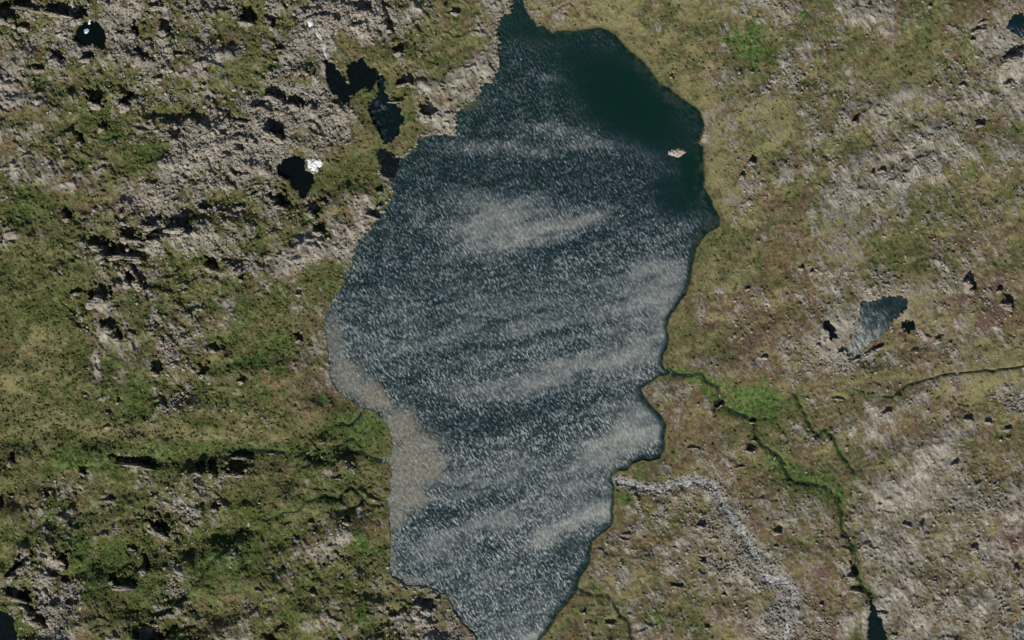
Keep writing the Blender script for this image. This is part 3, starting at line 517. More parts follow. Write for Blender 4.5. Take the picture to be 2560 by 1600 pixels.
def stream_material(name, foam):
    N = NT(name); co = N.coords()
    f = N.ramp(N.noise(co, .5, 4, .7), .62 - .28 * foam, .74 - .22 * foam)
    c = N.mix(N.math('MULTIPLY', f, 1.0 if foam > 0 else 0.0), (.012, .022, .012) if foam == 0 else (.15, .155, .15), (.55, .58, .58))
    bs = N.n('ShaderNodeBsdfPrincipled'); N.l(c, bs.inputs['Base Color']); bs.inputs['Roughness'].default_value = .3 if foam == 0 else .6
    bp = N.n('ShaderNodeBump'); bp.inputs['Strength'].default_value = .5; bp.inputs['Distance'].default_value = .5
    N.l(N.noise(co, 1.0, 3), bp.inputs['Height']); N.l(bp.outputs[0], bs.inputs['Normal'])
    return N.done(bs.outputs[0])

def snow_material():
    N = NT('old_snow'); co = N.coords()
    c = N.mix(N.ramp(N.noise(co, .35, 3), .35, .7), (.86, .88, .9), (.62, .65, .68))
    bs = N.n('ShaderNodeBsdfPrincipled'); N.l(c, bs.inputs['Base Color']); bs.inputs['Roughness'].default_value = .7
    return N.done(bs.outputs[0])
def ice_material():
    N = NT('blue_ice'); co = N.coords()
    c = N.mix(N.ramp(N.noise(co, .3, 3), .4, .6), (.25, .5, .6), (.75, .82, .86))
    bs = N.n('ShaderNodeBsdfPrincipled'); N.l(c, bs.inputs['Base Color']); bs.inputs['Roughness'].default_value = .45
    return N.done(bs.outputs[0])
def plant_material():
    N = NT('low_heath_tufts')
    a = N.attr('tone')
    g = N.n('ShaderNodeNewGeometry')
    c = N.mix(N.ramp(a.outputs['Fac'], 0, .5), (.045, .058, .016), (.085, .09, .028))
    c = N.mix(N.ramp(a.outputs['Fac'], .5, 1), c, (.17, .14, .065))
    bs = N.n('ShaderNodeBsdfPrincipled'); N.l(c, bs.inputs['Base Color']); bs.inputs['Roughness'].default_value = .95
    bs.inputs['Specular IOR Level'].default_value = .1
    return N.done(bs.outputs[0])

M_ground = ground_material(); M_rock = rock_material('weathered_grey_rock', 1.0, 0); M_rockw = rock_material('warm_tan_rock', 1.08, 1)
M_scree = rock_material('scree_rock', .95, .5)
M_water = water_material(); M_brook = stream_material('dark_brook_water', 0); M_white = stream_material('white_water', 1); M_riv = stream_material('stony_river_water', .62)
M_snow = snow_material(); M_ice = ice_material(); M_plant = plant_material()

# ------------------------------------------------------------------ mesh helpers
def mesh_obj(name, V, F, mat, attrs=None, smooth=True, loc=(0, 0, 0), loops=None):
    me = bpy.data.meshes.new(name)
    V = np.asarray(V, np.float32).reshape(-1, 3) - np.array(loc, np.float32)
    if isinstance(F, np.ndarray):
        k = F.shape[1]
        me.vertices.add(len(V)); me.vertices.foreach_set('co', V.ravel())
        me.loops.add(F.size); me.loops.foreach_set('vertex_index', F.astype(np.int32).ravel())
        me.polygons.add(len(F)); me.polygons.foreach_set('loop_start', np.arange(0, F.size, k, dtype=np.int32))
        me.polygons.foreach_set('loop_total', np.full(len(F), k, np.int32))
    else:
        me.from_pydata([tuple(map(float, v)) for v in V], [], F)
    if attrs:
        for nm, (typ, dat) in attrs.items():
            at = me.attributes.new(nm, typ, 'POINT')
            at.data.foreach_set('color' if typ == 'FLOAT_COLOR' else 'value', np.asarray(dat, np.float32).ravel())
    me.update(calc_edges=True)
    me.validate()
    me.polygons.foreach_set('use_smooth', np.full(len(me.polygons), smooth))
    me.materials.append(mat)
    o = bpy.data.objects.new(name, me); o.location = loc; COL.objects.link(o)
    return o
def tag(o, label=None, cat=None, group=None, kind=None):
    if label: o['label'] = label
    if cat: o['category'] = cat
    if group: o['group'] = group
    if kind: o['kind'] = kind
    return o

def grid_faces(ny, nx):
    a = (np.arange(ny - 1)[:, None] * nx + np.arange(nx - 1)[None, :]).ravel()
    return np.stack([a, a + nx, a + nx + 1, a + 1], 1)

# ground
Vg = np.stack([WX(X), WY(Y), H], -1).reshape(-1, 3)
ca = np.stack([rock, green, straw, np.ones_like(rock)], -1)
cb = np.stack([lush, warm, wet, gravel], -1)
g = mesh_obj('ground', Vg, grid_faces(NYY, NXX), M_ground, {'cover_a': ('FLOAT_COLOR', ca), 'cover_b': ('FLOAT_COLOR', cb)})
tag(g, 'rocky heath and olive turf mountain ground around the lake', 'ground', kind='structure')

# ------------------------------------------------------------------ lake
# ripple patches: x, y, rx, ry, angle, ripple, chop
GUST = [(1200,500,90,24,10,.6,.4),(1640,720,90,70,-12,.75,.25),(1640,870,90,22,-18,.95,.1),(1520,900,170,26,-12,.8,.25),(1250,760,420,150,-8,.52,.6),(1350,960,260,36,-8,.7,.35),(1300,840,300,30,-8,.66,.4),
 (1600,1080,90,30,-20,.95,.1),(1600,1030,90,50,0,.72,.2),(1500,1130,120,34,-22,.9,.2),(1450,1200,90,60,-30,.66,.45),(1230,1200,200,60,-10,.62,.5),(1440,1310,110,28,-24,.95,.15),(1500,1270,60,40,-20,.7,.25),(1250,1300,120,30,-16,.7,.3),(1080,1380,110,60,10,.66,.4),(1200,1450,200,60,20,.52,.7),(1290,1560,90,30,-20,.6,.5),(1330,1595,80,16,-20,.9,.2),
 (1370,195,42,9,12,.75,.5),(1465,195,22,7,0,.5,.6),(1400,330,110,22,12,.55,.7),(1370,315,40,14,0,.75,.5),(1250,370,120,22,3,.7,.5),(1480,365,160,14,6,.6,.6),(1640,385,60,12,0,.55,.5),(1450,300,.1,.1,0,0,0),
 (1050,640,120,90,-50,.42,.9),(1000,560,60,90,20,.40,.95),(1650,620,80,40,-12,.5,.7),(1480,640,180,40,-12,.5,.8),(900,760,60,60,0,.5,.8),(870,880,40,90,-25,.6,.7),(1250,545,130,50,-8,.85,.2),(1290,590,110,34,-14,1.0,.1),(1430,560,100,20,-14,.85,.3),(1650,700,70,50,-14,.85,.15),(1630,790,70,40,-14,.95,.1),(1600,760,110,40,-14,.8,.25),(1600,870,90,24,-20,1.05,.08),(1500,905,160,22,-14,.85,.2),(1590,1090,80,40,-25,1.05,.08),(1430,1315,100,26,-24,1.05,.1)]
DARKB = [(1300,1040,230,26,-13,.5,1),(1130,1060,90,34,0,.35,1),(1120,1290,130,20,-18,.4,1),(1560,830,60,12,-14,.3,.6),(1640,855,40,12,-10,.45,.4),(1080,1010,60,40,30,.3,1),(1640,1060,40,10,-5,.3,.3),(1430,610,110,14,-20,.45,1),(1330,640,120,12,-14,.3,1),(1430,1370,60,40,-30,.45,.8),(1520,1240,50,10,-5,.35,.4),(1200,1240,80,10,-16,.3,1),(1400,830,200,10,-12,.25,.8),(960,600,40,50,0,.2,1),(900,700,50,40,-40,.3,1),(1010,960,50,30,40,.35,1),(1230,700,200,12,-10,.2,.9),(1230,870,240,12,-10,.22,.9),(1120,880,120,16,-6,.25,.9)]
SHALLOW = [(1045,1150,70,75,-10,1.1),(1000,1070,50,50,35,1),(930,990,60,30,35,1),(870,940,36,50,-30,.9),(1020,1240,50,44,0,1),(985,1290,24,40,0,.9),(840,860,26,60,-10,.55),(1000,1180,40,60,0,1),(1010,1450,60,12,10,.55),(1110,1510,30,20,45,.3),(1160,1570,14,30,-30,.3),(1550,1190,24,14,0,.5),(1590,1160,26,8,-10,.4),(975,1410,14,40,0,.5),(1180,265,26,12,-25,.25),(830,800,14,30,-10,.35),(1775,560,16,18,0,.14),(1745,600,8,20,20,.15),(1600,170,18,18,0,.06),(1680,245,30,14,40,.08),(1330,100,50,12,0,.05),(1425,76,60,8,0,.10)]
def lake_fields(X, Y, sd):
    wx = X + 22 * fbm(X, Y, 120, 3, 71); wy = Y + 14 * fbm(X, Y, 90, 3, 72)
    # base: wind builds up away from the upper right shore
    calm = sst(-60, 60, (wx - 1330) * .55 - (wy - 190) * .85 - 90 + 30 * fbm(X, Y, 60, 2, 73))      # upper right bay
    R = .34 - .0 * X
    R = .28 + .29 * sst(480, 720, wy)
    Cp = np.full(X.shape, .95, np.float32)
    for (x, y, rx, ry, ang, r, c) in GUST:
        if r <= 0: continue
        u, v = rot(wx - x, wy - y, ang, rx, ry); w = np.exp(-(u * u + v * v) ** 1.1 * .9)
        R = R * (1 - w) + r * w; Cp = Cp * (1 - w) + c * w
    for (x, y, rx, ry, ang, k, c) in DARKB:
        u, v = rot(wx - x, wy - y, ang, rx, ry); w = np.exp(-(u * u + v * v) * .9)
        R = R * (1 - k * w); Cp = Cp * (1 - w) + c * w
    band = fbm(*rot(X, Y, -11, 4.2, 1), 26, 3, 75, .6)
    R = R * (1 + .38 * band); Cp = np.clip(Cp - .3 * band, 0.3, 1); R = np.where(R > .6, .6 + (R - .6) * .62, R)
    gr = fbm(*rot(X, Y, 60, 2.2, 1), 9, 3, 76, .65); R = R * (1 + .35 * gr * Cp)
    u, v = rot(wx - 1560, wy - 250, 38, 210, 88); bay = np.exp(-(u * u + v * v) ** 2 * .8)
    u, v = rot(wx - 1330, wy - 60, 20, 110, 50); bay = np.maximum(bay, .6 * np.exp(-(u * u + v * v) ** 2))
    u, v = rot(wx - 1720, wy - 440, 80, 90, 40); bay = np.maximum(bay, np.exp(-(u * u + v * v) ** 1.5))
    u, v = rot(wx - 1690, wy - 490, 40, 60, 50); bay = np.maximum(bay, .8 * np.exp(-(u * u + v * v) ** 1.5))
    R = R * (1 - .93 * bay)
    eastw = sst(-30, 30, X - np.interp(Y, [-60, 0, 400, 800, 1150, 1300, 1600], [1295, 1330, 1500, 1350, 1350, 1300, 1270]))
    width = np.interp(Y, [0, 300, 560, 620, 760, 900, 950, 1000, 1120, 1200, 1340, 1420, 1520, 1600], [16, 14, 26, 14, 10, 9, 5, 16, 13, 7, 6, 20, 16, 8])
    lee = np.exp(-(np.clip(-sd, 0, 999) / width) ** 3) * eastw
    R = R * (1 - .97 * lee)
    Sh = np.zeros(X.shape, np.float32)
    for (x, y, rx, ry, ang, k) in SHALLOW:
        u, v = rot(wx * .4 + X * .6 - x, wy * .4 + Y * .6 - y, ang, rx, ry); Sh = np.maximum(Sh, k * (1 - sst(.5, 1.32, np.sqrt(u * u + v * v) + .35 * fbm(X, Y, 30, 4, 78, .7))))
    Sh = np.maximum(Sh * (1 - .25 * lee), .16 * lee * sst(-.1, .4, fbm(X, Y, 18, 3, 79)))
    Sh = np.clip(Sh, 0, 1); Cp = Cp * (1 - .8 * bay)
    Cp = Cp * (1 - .3 * Sh); R = R * (1 - .48 * Sh)
    tint = np.clip(.35 * sst(700, 200, Y) + np.exp(sd / 28.) * .9 + .5 * bay + .3 * fbm(X, Y, 80, 2, 77), 0, 1)
    return np.stack([np.clip(R, 0, 1), np.clip(Cp, 0, 1), Sh, tint], -1)

lx = np.arange(800, 1816, 4.0); ly = np.arange(-64, 1672, 4.0)
LX, LY = np.meshgrid(lx, ly)
lsd = sdist(LX, LY, LAKE)
LF = lake_fields(LX, LY, lsd)
faces = grid_faces(len(ly), len(lx))
keep = (lsd.ravel()[faces] < 9).any(1)
faces = faces[keep]
used, inv = np.unique(faces, return_inverse=True)
Vl = np.stack([WX(LX), WY(LY), np.zeros_like(LX)], -1).reshape(-1, 3)[used]
lk = mesh_obj('lake', Vl, inv.reshape(-1, 4), M_water, {'water': ('FLOAT_COLOR', LF.reshape(-1, 4)[used])})
tag(lk, 'large wind-ruffled mountain lake, dark green at the top right', 'lake', kind='structure')

def poly_water(name, poly, z, rip, chop, tint):
    # expand the outline a little so that the banks cut it
    xs = [p[0] for p in poly]; ys = [p[1] for p in poly]
    px = np.arange(min(xs) - 10, max(xs) + 12, 3.0); py = np.arange(min(ys) - 10, max(ys) + 12, 3.0)
    PX, PY = np.meshgrid(px, py); sd = sdist(PX, PY, poly)
    f = grid_faces(len(py), len(px)); f = f[(sd.ravel()[f] < 7).any(1)]
    us, iv = np.unique(f, return_inverse=True)
    V = np.stack([WX(PX), WY(PY), np.full(PX.shape, z)], -1).reshape(-1, 3)[us]
    if name == 'tarn':
        t = np.clip((PY - 750) / 110 - (PX - 2200) / 160, 0, 1.2)
        R = .2 + .55 * t; Sh = .22 * sst(.6, 1.1, t); Cp = .65 * np.ones_like(PX)
    elif name == 'corner':
        R = .5 * sst(55, 85, PY) + .02; Sh = 0 * PX; Cp = .9 + 0 * PX
    elif name == 'se':
        R = .75 + 0 * PX; Sh = .2 + 0 * PX; Cp = .8 + 0 * PX
    elif name == 'kidney':
        R = .35 * np.clip(1 - (PX - 940) / 50, 0, 1) * sst(.0, .4, fbm(PX, PY, 14, 2, 5)); Sh = 0 * PX; Cp = .8 + 0 * PX
    else:
        R = rip + 0 * PX; Sh = 0 * PX; Cp = chop + 0 * PX
    at = np.stack([R, Cp, Sh, tint + 0 * PX], -1).reshape(-1, 4)[us]
    o = mesh_obj('pond', V, iv.reshape(-1, 4), M_water, {'water': ('FLOAT_COLOR', at)})
    return o
for (nm, poly, rip, lab) in PONDS:
    tag(poly_water(nm, poly, PZ[nm], rip, .5, .5 if nm == 'tarn' else (-.1 if nm == 'corner' else (-.55 if nm in ('gully', 'kidney') else -1.0))), lab, 'pond', kind='structure')

def ribbon(name, line, wd, mat, label, seed, kind_=0):
    pts = []
    for i in range(len(line) - 1):
        a, b = np.array(line[i], float), np.array(line[i + 1], float)
        n = max(1, int(np.hypot(*(b - a)) / 4))
        for k in range(n): pts.append(a + (b - a) * k / n)
    pts.append(np.array(line[-1], float)); P = np.array(pts)
    for _ in range(2): P[1:-1] = (P[:-2] + P[1:-1] * 2 + P[2:]) / 4
    # follow the same wander as the carved bed
    P[:, 0] -= 5 * fbm(P[:, 0], P[:, 1], 19, 3, 53, .6)
    P[:, 1] -= 5 * fbm(P[:, 0], P[:, 1], 62, 2, 45)
    T_ = np.gradient(P, axis=0); T_ /= np.linalg.norm(T_, axis=1)[:, None] + 1e-9
    Nn = np.stack([-T_[:, 1], T_[:, 0]], 1)
    w = wd * .55 * (1 + .9 * fbm(P[:, 0] + 50 * seed, P[:, 1], 22, 3, 80)).clip(.35, 2)
    z = ground_z(P[:, 0], P[:, 1])
    z = np.convolve(np.pad(z, 3, mode='edge'), np.ones(7) / 7, 'valid') + .35
    z = np.maximum(z + (.75 if kind_ else -.05), -.3)
    cols = []
    for k in (-1, -.5, 0, .5, 1):
        q = P + Nn * w[:, None] * k
        cols.append(np.stack([WX(q[:, 0]), WY(q[:, 1]), z], 1))
    V = np.stack(cols, 1).reshape(-1, 3)
    o = mesh_obj('stream', V, grid_faces(len(P), 5), mat)
    return tag(o, label, 'stream', kind='structure')
for i, (nm, line, wd, kind, lab) in enumerate(STREAMS):
    ribbon(nm, line, wd, M_brook if kind == 0 else (M_white if kind == 1 else M_riv), lab, i, kind)

# ------------------------------------------------------------------ rocks
def rock_shape(rx, ry, h, ang, seed, steep=1.0, n=26, rings=9):
    """knob of bedrock in metres: steep towards the north-east lip, sloping to the south"""
    r = np.random.RandomState(seed)
    ph = r.rand(6) * 6.28
    th = np.linspace(0, 2 * math.pi, n, endpoint=False)
    edge = 1 + .16 * np.sin(2 * th + ph[0]) + .13 * np.sin(3 * th + ph[1]) + .09 * np.sin(5 * th + ph[2]) + .06 * r.randn(n)
    V = []; 
    c, s = math.cos(ang), math.sin(ang)
    for k in range(rings + 1):
        f = k / rings
        for i in range(n):
            if k == 0 and i > 0: continue
            x = math.cos(th[i]) * edge[i] * f * rx; y = math.sin(th[i]) * edge[i] * f * ry
            X_ = x * c - y * s; Y_ = x * s + y * c
            nrt = (Y_ * SH.y + X_ * SH.x) / max(rx, ry)
            lip = .62 + .38 * np.clip(nrt + .3, -1, 1)            # higher towards the lip
            fall = 1 - f ** (5.5 if nrt > 0 else 1.8)
            z = h * lip * fall
            z += h * .16 * float(pn(X_ * .35 + seed, Y_ * .35, 3)) * (1 - f ** 3) * 2
            z -= (1.2 + h * .15) * (f ** 6)
            V.append((X_ + .05 * rx * r.randn() * (0 < f < 1), Y_ + .05 * ry * r.randn() * (0 < f < 1), z))
    F = [(0, 1 + i, 1 + (i + 1) % n) for i in range(n)]
    for k in range(rings - 1):
        a = 1 + k * n; b = a + n
        for i in range(n):
            j = (i + 1) % n; F.append((a + i, b + i, b + j, a + j))
    return V, F

def where(x, y):
    """a findable description of a spot on the map"""
    marks = [((784, 412), 'the big snow patch'), ((225, 90), 'the icy pool'), ((850, 220), 'the two-lobed pool'), ((950, 270), 'the dark green pool'), ((2190, 800), 'the rippled tarn'),
             ((1695, 380), 'the pale islet'), ((905, 1085), 'the green delta'), ((2190, 1550), 'the wedge-shaped pool'), ((20, 1570), 'the bottom-left pool'), ((1840, 1310), 'the stony river'), ((1870, 1000), 'the green marsh'),
             ((2540, 60), 'the top-right pool'), ((400, 560), 'the long cliff'), ((250, 840), 'the twin pale slabs'), ((783, 64), 'the waterfall top'), ((1100, 290), 'the pale shore slabs'),
             ((600, 900), 'the bright green strip'), ((20, 20), 'the top-left corner'), ((2560, 920), 'the right-edge stream'), ((2480, 740), 'the purple-brown rock'), ((1520, 1500), 'the lower-right brook'), ((1230, 1600), 'the lake bottom tip'), ((1280, 20), 'the lake top tip'),
             ((2560, 1600), 'the bottom-right pool'), ((450, 1500), 'the long left brook')]
    best = min(marks, key=lambda m: math.hypot(m[0][0] - x, m[0][1] - y))
    dx, dy = x - best[0][0], y - best[0][1]
    d = math.hypot(dx, dy)
    if d < 22: return 'beside ' + best[1]
    a = math.degrees(math.atan2(dy, dx)) % 360
    names = ['right of', 'below and right of', 'below', 'below and left of', 'left of', 'above and left of', 'above', 'above and right of']
    dist = 'just ' if d < 60 else ('' if d < 150 else 'well ')
    return dist + names[int((a + 22.5) // 45) % 8] + ' ' + best[1]

ORD = ['', 'second', 'third', 'fourth', 'fifth', 'sixth', 'seventh', 'eighth', 'ninth', 'tenth']
def label_all(items, cat, group):
    """items: (object, x, y, description); those described alike are told apart by their order"""
    seen = {}
    for it in items: seen.setdefault(it[3], []).append(it)
    for lab, L_ in seen.items():
        n = len(L_)
        xs = [q[1] for q in L_]; ys = [q[2] for q in L_]
        hor = max(xs) - min(xs) >= max(ys) - min(ys)
        L_.sort(key=lambda q: q[1] if hor else q[2])
        for j, q in enumerate(L_):
            if n == 1: pos = ''
            elif j == 0: pos = 'leftmost ' if hor else 'topmost '
            elif j == n - 1: pos = 'rightmost ' if hor else 'lowest '
            else: pos = ORD[min(j, 9)] + (' from left, ' if hor else ' from top, ')
            tag(q[0], pos + lab, cat, group)

OUT = []
for i, (x, y, rx, ry, ang, k) in enumerate(MARKS):
    t = math.radians(ang)
    ey = math.hypot(rx * math.sin(t), ry * math.cos(t)); ex = math.hypot(rx * math.cos(t), ry * math.sin(t))
    d, _ = seg_dist(np.array([[x]]), np.array([[y]]), LAKE, True)
    # the rock stands against the shadow, on its sunny side
    rrx = ex * .98; rry = max(ey * .85 * k, 2.2)
    off = ey * .92 + rry * .72
    px_, py_ = x - SH.x * off * .9, y + off
    h = min(max(ey * TAN * .75, .9), 8.5) * (.75 + .35 * min(k, 1))
    tilt = -t * .8 if abs(ang) < 60 else -t * .25
    V, F = rock_shape(rrx * .5, rry * .5, h, tilt, 100 + i)
    z = float(ground_z(np.array([px_]), np.array([py_ + rry * .5]))[0])
    V = np.array(V) + np.array([float(WX(px_)), float(WY(py_)), max(z, .2) - .2])
    tone = .25 + .45 * random.Random(i).random() + (.15 if x < 700 and y > 1150 else 0)
    o = mesh_obj('rock_outcrop', V, F, M_rock if i % 3 else M_rockw, {'tone': ('FLOAT', np.full(len(V), tone))}, smooth=False, loc=(float(WX(px_)), float(WY(py_)), max(z, 0)))
    OUT.append((o, x, y, ex * ey, ex / ey, ang))

items = []
for (o, x, y, ar, asp, ang) in OUT:
    size = 'tiny' if ar < 40 else ('small' if ar < 110 else ('broad' if ar < 320 else 'large'))
    shp = 'long' if asp > 2.2 else ('narrow' if asp < .8 else 'rounded')
    items.append((o, x, y, f'{size} {shp} grey crag {where(x, y)}'))
label_all(items, 'crag', 'grey crags casting black shadows')

# icosphere-like base for loose stones
def ico():
    p = (1 + 5 ** .5) / 2
    V = np.array([(-1, p, 0), (1, p, 0), (-1, -p, 0), (1, -p, 0), (0, -1, p), (0, 1, p), (0, -1, -p), (0, 1, -p), (p, 0, -1), (p, 0, 1), (-p, 0, -1), (-p, 0, 1)], float)
    V /= np.linalg.norm(V[0])
    F = np.array([(0, 11, 5), (0, 5, 1), (0, 1, 7), (0, 7, 10), (0, 10, 11), (1, 5, 9), (5, 11, 4), (11, 10, 2), (10, 7, 6), (7, 1, 8), (3, 9, 4), (3, 4, 2), (3, 2, 6), (3, 6, 8), (3, 8, 9), (4, 9, 5), (2, 4, 11), (6, 2, 10), (8, 6, 7), (9, 8, 1)])
    return V, F
def ico2():
    V, F = ico(); V = list(map(tuple, V)); cache = {}; F2 = []
    def mid(a, b):
        k = (min(a, b), max(a, b))
        if k not in cache:
            m = (np.array(V[a]) + np.array(V[b])); m /= np.linalg.norm(m); V.append(tuple(m)); cache[k] = len(V) - 1
        return cache[k]
    for a, b, c in F:
        x, y, z = mid(a, b), mid(b, c), mid(c, a); F2 += [(a, x, z), (b, y, x), (c, z, y), (x, y, z)]
    return np.array(V), np.array(F2)
IV, IF = ico(); JV, JF = ico2()
OKm = np.ones_like(H)
for (x, y, rx, ry, ang, k) in MARKS:
    sl = window(x, y, max(rx, ry)); u, v = rot(X[sl] - x, Y[sl] - y, ang, rx, ry); OKm[sl] = np.where(u * u + v * v < .8, 0, OKm[sl])
for (nm, poly, rip, lab) in PONDS:
    xs = [p[0] for p in poly]; ys = [p[1] for p in poly]
    sl = window(sum(xs) / len(xs), sum(ys) / len(ys), max(max(xs) - min(xs), max(ys) - min(ys)) * .75 + 5)
    OKm[sl] = np.where(sdist(X[sl], Y[sl], poly) < 1, 0, OKm[sl])
OKm = np.where(sdl < 3, 0, OKm)

def scatter(n, dens, seed):
    r = np.random.RandomState(seed); out = []
    tot = 0
    while tot < n:
        x = r.uniform(-60, 2620, n * 3); y = r.uniform(-60, 1660, n * 3)
        k = r.rand(n * 3) < look(dens, x, y) * look(OKm, x, y)
        out.append(np.stack([x[k], y[k]], 1)); tot += k.sum()
    return np.concatenate(out)[:n], r

def stones(name, n, dens, seed, rmin, rmax, flat, mat, tonef, pw=2.2, base=(IV, IF), sink=.25):
    P, r = scatter(n, dens, seed)
    bV, bF = base
    rad = rmin + (rmax - rmin) * r.rand(n) ** pw
    a = r.rand(n) * 6.28
    V = bV[None] * (1 + .28 * r.randn(n, len(bV), 1).clip(-1.6, 1.6))
    V = V * np.stack([np.ones(n) * 1.15, .75 + .3 * r.rand(n), flat * (.7 + .6 * r.rand(n))], 1)[:, None, :]
    c, s = np.cos(a)[:, None], np.sin(a)[:, None]
    xx = V[..., 0] * c - V[..., 1] * s; yy = V[..., 0] * s + V[..., 1] * c
    V = np.stack([xx, yy, V[..., 2]], -1) * (rad * .5)[:, None, None]
    z = ground_z(P[:, 0], P[:, 1])
    V += np.stack([WX(P[:, 0]), WY(P[:, 1]), z + (flat - sink) * rad * .5 * .5], 1)[:, None, :]
    F = (bF[None] + (np.arange(n) * len(bV))[:, None, None]).reshape(-1, 3)
    tone = np.repeat(tonef(r, n, P), len(bV))
    return mesh_obj(name, V.reshape(-1, 3), F, mat, {'tone': ('FLOAT', tone)}, smooth=False)

shore = wsh * np.exp(-((sdl - 5) / 4.) ** 2) * .8 + .5 * np.exp(-((sdl - 5) / 4.) ** 2) * ((X < 1180) & (Y > 1430))
dens_s = shore * (1 - far) + np.clip(scree, 0, 1) ** 1.5 * np.clip(rock * 1.6, .08, 1) * (.4 + .6 * sst(-.2, .3, n_mid)) * (1 - far)
tag(stones('scree', 26000, dens_s, 5, 1.2, 4.2, .8, M_scree, lambda r, n, P: r.rand(n) * .9), 'field of loose grey stones strewn over the rocky slopes', 'scree', kind='stuff')
dens_p = np.clip((1 - rock * 1.2) * (.5 * green + .35 * rough), 0, 1) * (.25 + .75 * sst(-.15, .35, n_sm)) * (1 - far) * (.3 + .7 * west_) * np.where(sdl > 6, 1, 0)
tag(stones('heath_tufts', 22000, dens_p, 6, 1.3, 4.6, .55, M_plant, lambda r, n, P: np.clip(.55 * (1 - look(lush, P[:, 0], P[:, 1])) * r.rand(n) * 1.6 + .3 * look(straw, P[:, 0], P[:, 1]), 0, 1), base=(IV, IF)), 'low clumps of heath and grass dotting the turf', 'heath', kind='stuff')

# individual boulders
def boulder_mesh(seed):
    r = np.random.RandomState(seed)
    V = JV.copy()
    for _ in range(5):                                  # plane cuts give flat faces
        nrm = r.randn(3); nrm /= np.linalg.norm(nrm); dd = .62 + .25 * r.rand()
        t = V @ nrm - dd; V = V - np.where(t > 0, t, 0)[:, None] * nrm * .9
    V *= np.array([1.15, .8, .75]) * (1 + .05 * r.randn(len(V), 1))
    return V
protos = []
for k in range(8):
    V = boulder_mesh(50 + k)
    me = bpy.data.meshes.new('boulder'); me.from_pydata([tuple(v) for v in V], [], [tuple(map(int, f)) for f in JF])
    at = me.attributes.new('tone', 'FLOAT', 'POINT'); at.data.foreach_set('value', np.full(len(V), .05 + .4 * (k / 8)))
    me.materials.append(M_rock if k % 2 else M_rockw); protos.append(me)
BF = [ # field label, centre x,y, rx, ry, count, size
 ('large grey boulder in the scree above and left of the brightest snow patch', 600,300,110,80,34,5.5),
 ('grey boulder in the scree field left of the brightest snow patch', 560,430,110,50,30,4.5),
 ('pale boulder at the foot of the long black cliff', 330,640,80,40,24,6),
 ('pale boulder on the broken slope between the top left corner and the icy black pool', 120,60,90,45,14,6),
 ('tan boulder among the slabs right of the icy black pool', 380,130,90,60,20,6),
 ('dark-shadowed boulder near the waterfall top', 830,50,110,40,24,5.5),
 ('grey boulder below the two-lobed black pool', 790,290,70,40,18,5),
 ('grey boulder on the bottom left slope beside the corner pool', 120,1520,90,50,18,5),
 ('grey boulder beside the lower left hollows', 440,1240,60,40,12,5),
 ('pale boulder along the stony river', 1700,1215,150,14,18,3.6),
 ('pale boulder in the grey stone patch near the bottom end of the stony river', 1960,1500,40,70,16,4.5),
 ('pale boulder on the bedrock slope near the right edge', 2350,1450,160,110,24,4.5),
 ('tan boulder left of the bright green strip', 430,910,60,60,14,5),
 ('grey boulder in the small square stone field near the top right', 1995,200,34,30,16,3.6)]
BL = []
for bi, (lab, bx, by, brx, bry, cnt, sz) in enumerate(BF):
    cnt = int(cnt * .7)
    r = random.Random(900 + bi); placed = 0; tries = 0
    while placed < cnt and tries < 4000:
        tries += 1
        u, v = r.uniform(-1, 1), r.uniform(-1, 1)
        x, y = bx + u * brx, by + v * bry
        if u * u + v * v > 1 or float(look(OKm, np.array([x]), np.array([y]))[0]) < .5: continue
        placed += 1
        o = bpy.data.objects.new('boulder', protos[r.randrange(8)]); COL.objects.link(o)
        q = sz * .5 * r.uniform(.6, 1.25)
        z = float(ground_z(np.array([x]), np.array([y]))[0])
        o.location = (float(WX(x)), float(WY(y)), z + q * .3); o.scale = (q, q * r.uniform(.8, 1.1), q * r.uniform(.8, 1.1)); o.rotation_euler = (r.uniform(-.3, .3), r.uniform(-.3, .3), r.uniform(0, 6.28))
        BL.append((o, x, y, ('large' if q > sz * .5 else 'small') + (' tan' if o.data.materials[0] == M_rockw else ' grey') + ' boulder ' + where(x, y)))

label_all(BL, 'boulder', 'loose boulders lying on the rocky slopes')

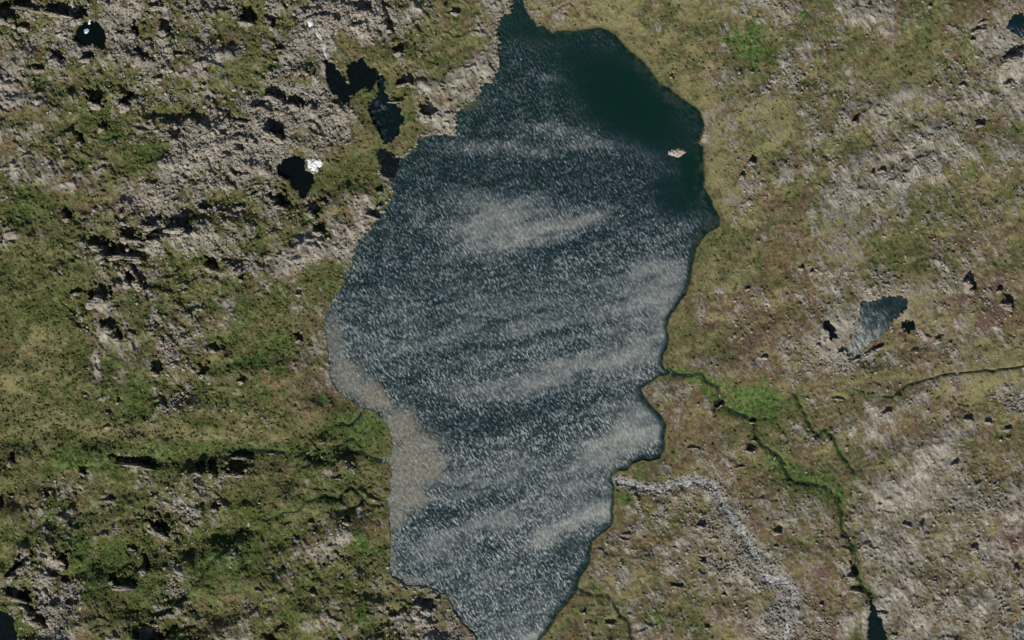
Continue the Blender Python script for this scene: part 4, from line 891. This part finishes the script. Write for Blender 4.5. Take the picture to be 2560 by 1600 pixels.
# islet, shore rock, snow
def lump(name, poly, h, z, mat, tone, label, cat, seed=1, rough_=.25):
    xs = np.array([p[0] for p in poly]); ys = np.array([p[1] for p in poly])
    px = np.arange(xs.min() - 3, xs.max() + 4, 1.5); py = np.arange(ys.min() - 3, ys.max() + 4, 1.5)
    PX, PY = np.meshgrid(px, py); sd = sdist(PX + 1.5 * fbm(PX, PY, 7, 2, seed), PY + 1.5 * fbm(PX, PY, 7, 2, seed + 5), poly)
    w = sst(0, max(4, min(np.ptp(xs), np.ptp(ys)) * .3), -sd)
    Z = z + h * w * (1 + rough_ * 2 * fbm(PX, PY, 6, 3, seed + 9)) - 1.2 * (sd > -.5)
    f = grid_faces(len(py), len(px)); f = f[(sd.ravel()[f] < 1.5).any(1)]
    us, iv = np.unique(f, return_inverse=True)
    if mat in (M_snow,) : gz = ground_z(PX.ravel(), PY.ravel()).reshape(PX.shape); Z = Z - z + np.maximum(gz, np.percentile(gz, 60)) + .25; 
    c = (float(WX(xs.mean())), float(WY(ys.mean())), z)
    V = np.stack([WX(PX), WY(PY), Z], -1).reshape(-1, 3)[us]
    o = mesh_obj(name, V, iv.reshape(-1, 4), mat, {'tone': ('FLOAT', np.full(len(us), tone))}, loc=c)
    return tag(o, label, cat)
lump('rock_islet', [(1668,375),(1684,369),(1706,367),(1722,380),(1710,388),(1697,398),(1682,393),(1666,389)], 2.2, -.7, M_rockw, -.5, 'pale rock islet standing in the lake near the right shore', 'islet', 3)
lump('shore_rock', [(1748,357),(1752,345),(1757,332),(1766,325),(1773,338),(1770,350),(1760,362)], 1.8, .2, M_rockw, -.2, 'pale rock on the right shore just above the islet', 'rock', 4)
lump('snow_patch', [(766,400),(772,394),(786,397),(800,396),(806,404),(803,414),(795,420),(792,430),(784,433),(777,426),(768,420)], 1.8, 1.6, M_snow, 0, 'brightest white snow patch beside the black pool', 'snow', 5, .1)
lump('snow_patch', [(774,58),(780,54),(788,57),(792,66),(786,70),(777,68)], 1.2, 2.0, M_snow, 0, 'tiny white snow patch at the waterfall top', 'snow', 6, .1)
lump('snow_patch', [(222,52),(228,50),(231,58),(228,68),(222,72),(219,62)], 1.4, PZ['crater'] - .1, M_snow, 0, 'small white snow tongue in the round black pool', 'snow', 7, .1)
lump('ice_patch', [(210,74),(218,70),(225,73),(224,82),(217,87),(210,83)], .9, PZ['crater'] - .1, M_ice, 0, 'pale blue ice patch below the small snow tongue', 'ice', 8, .1)
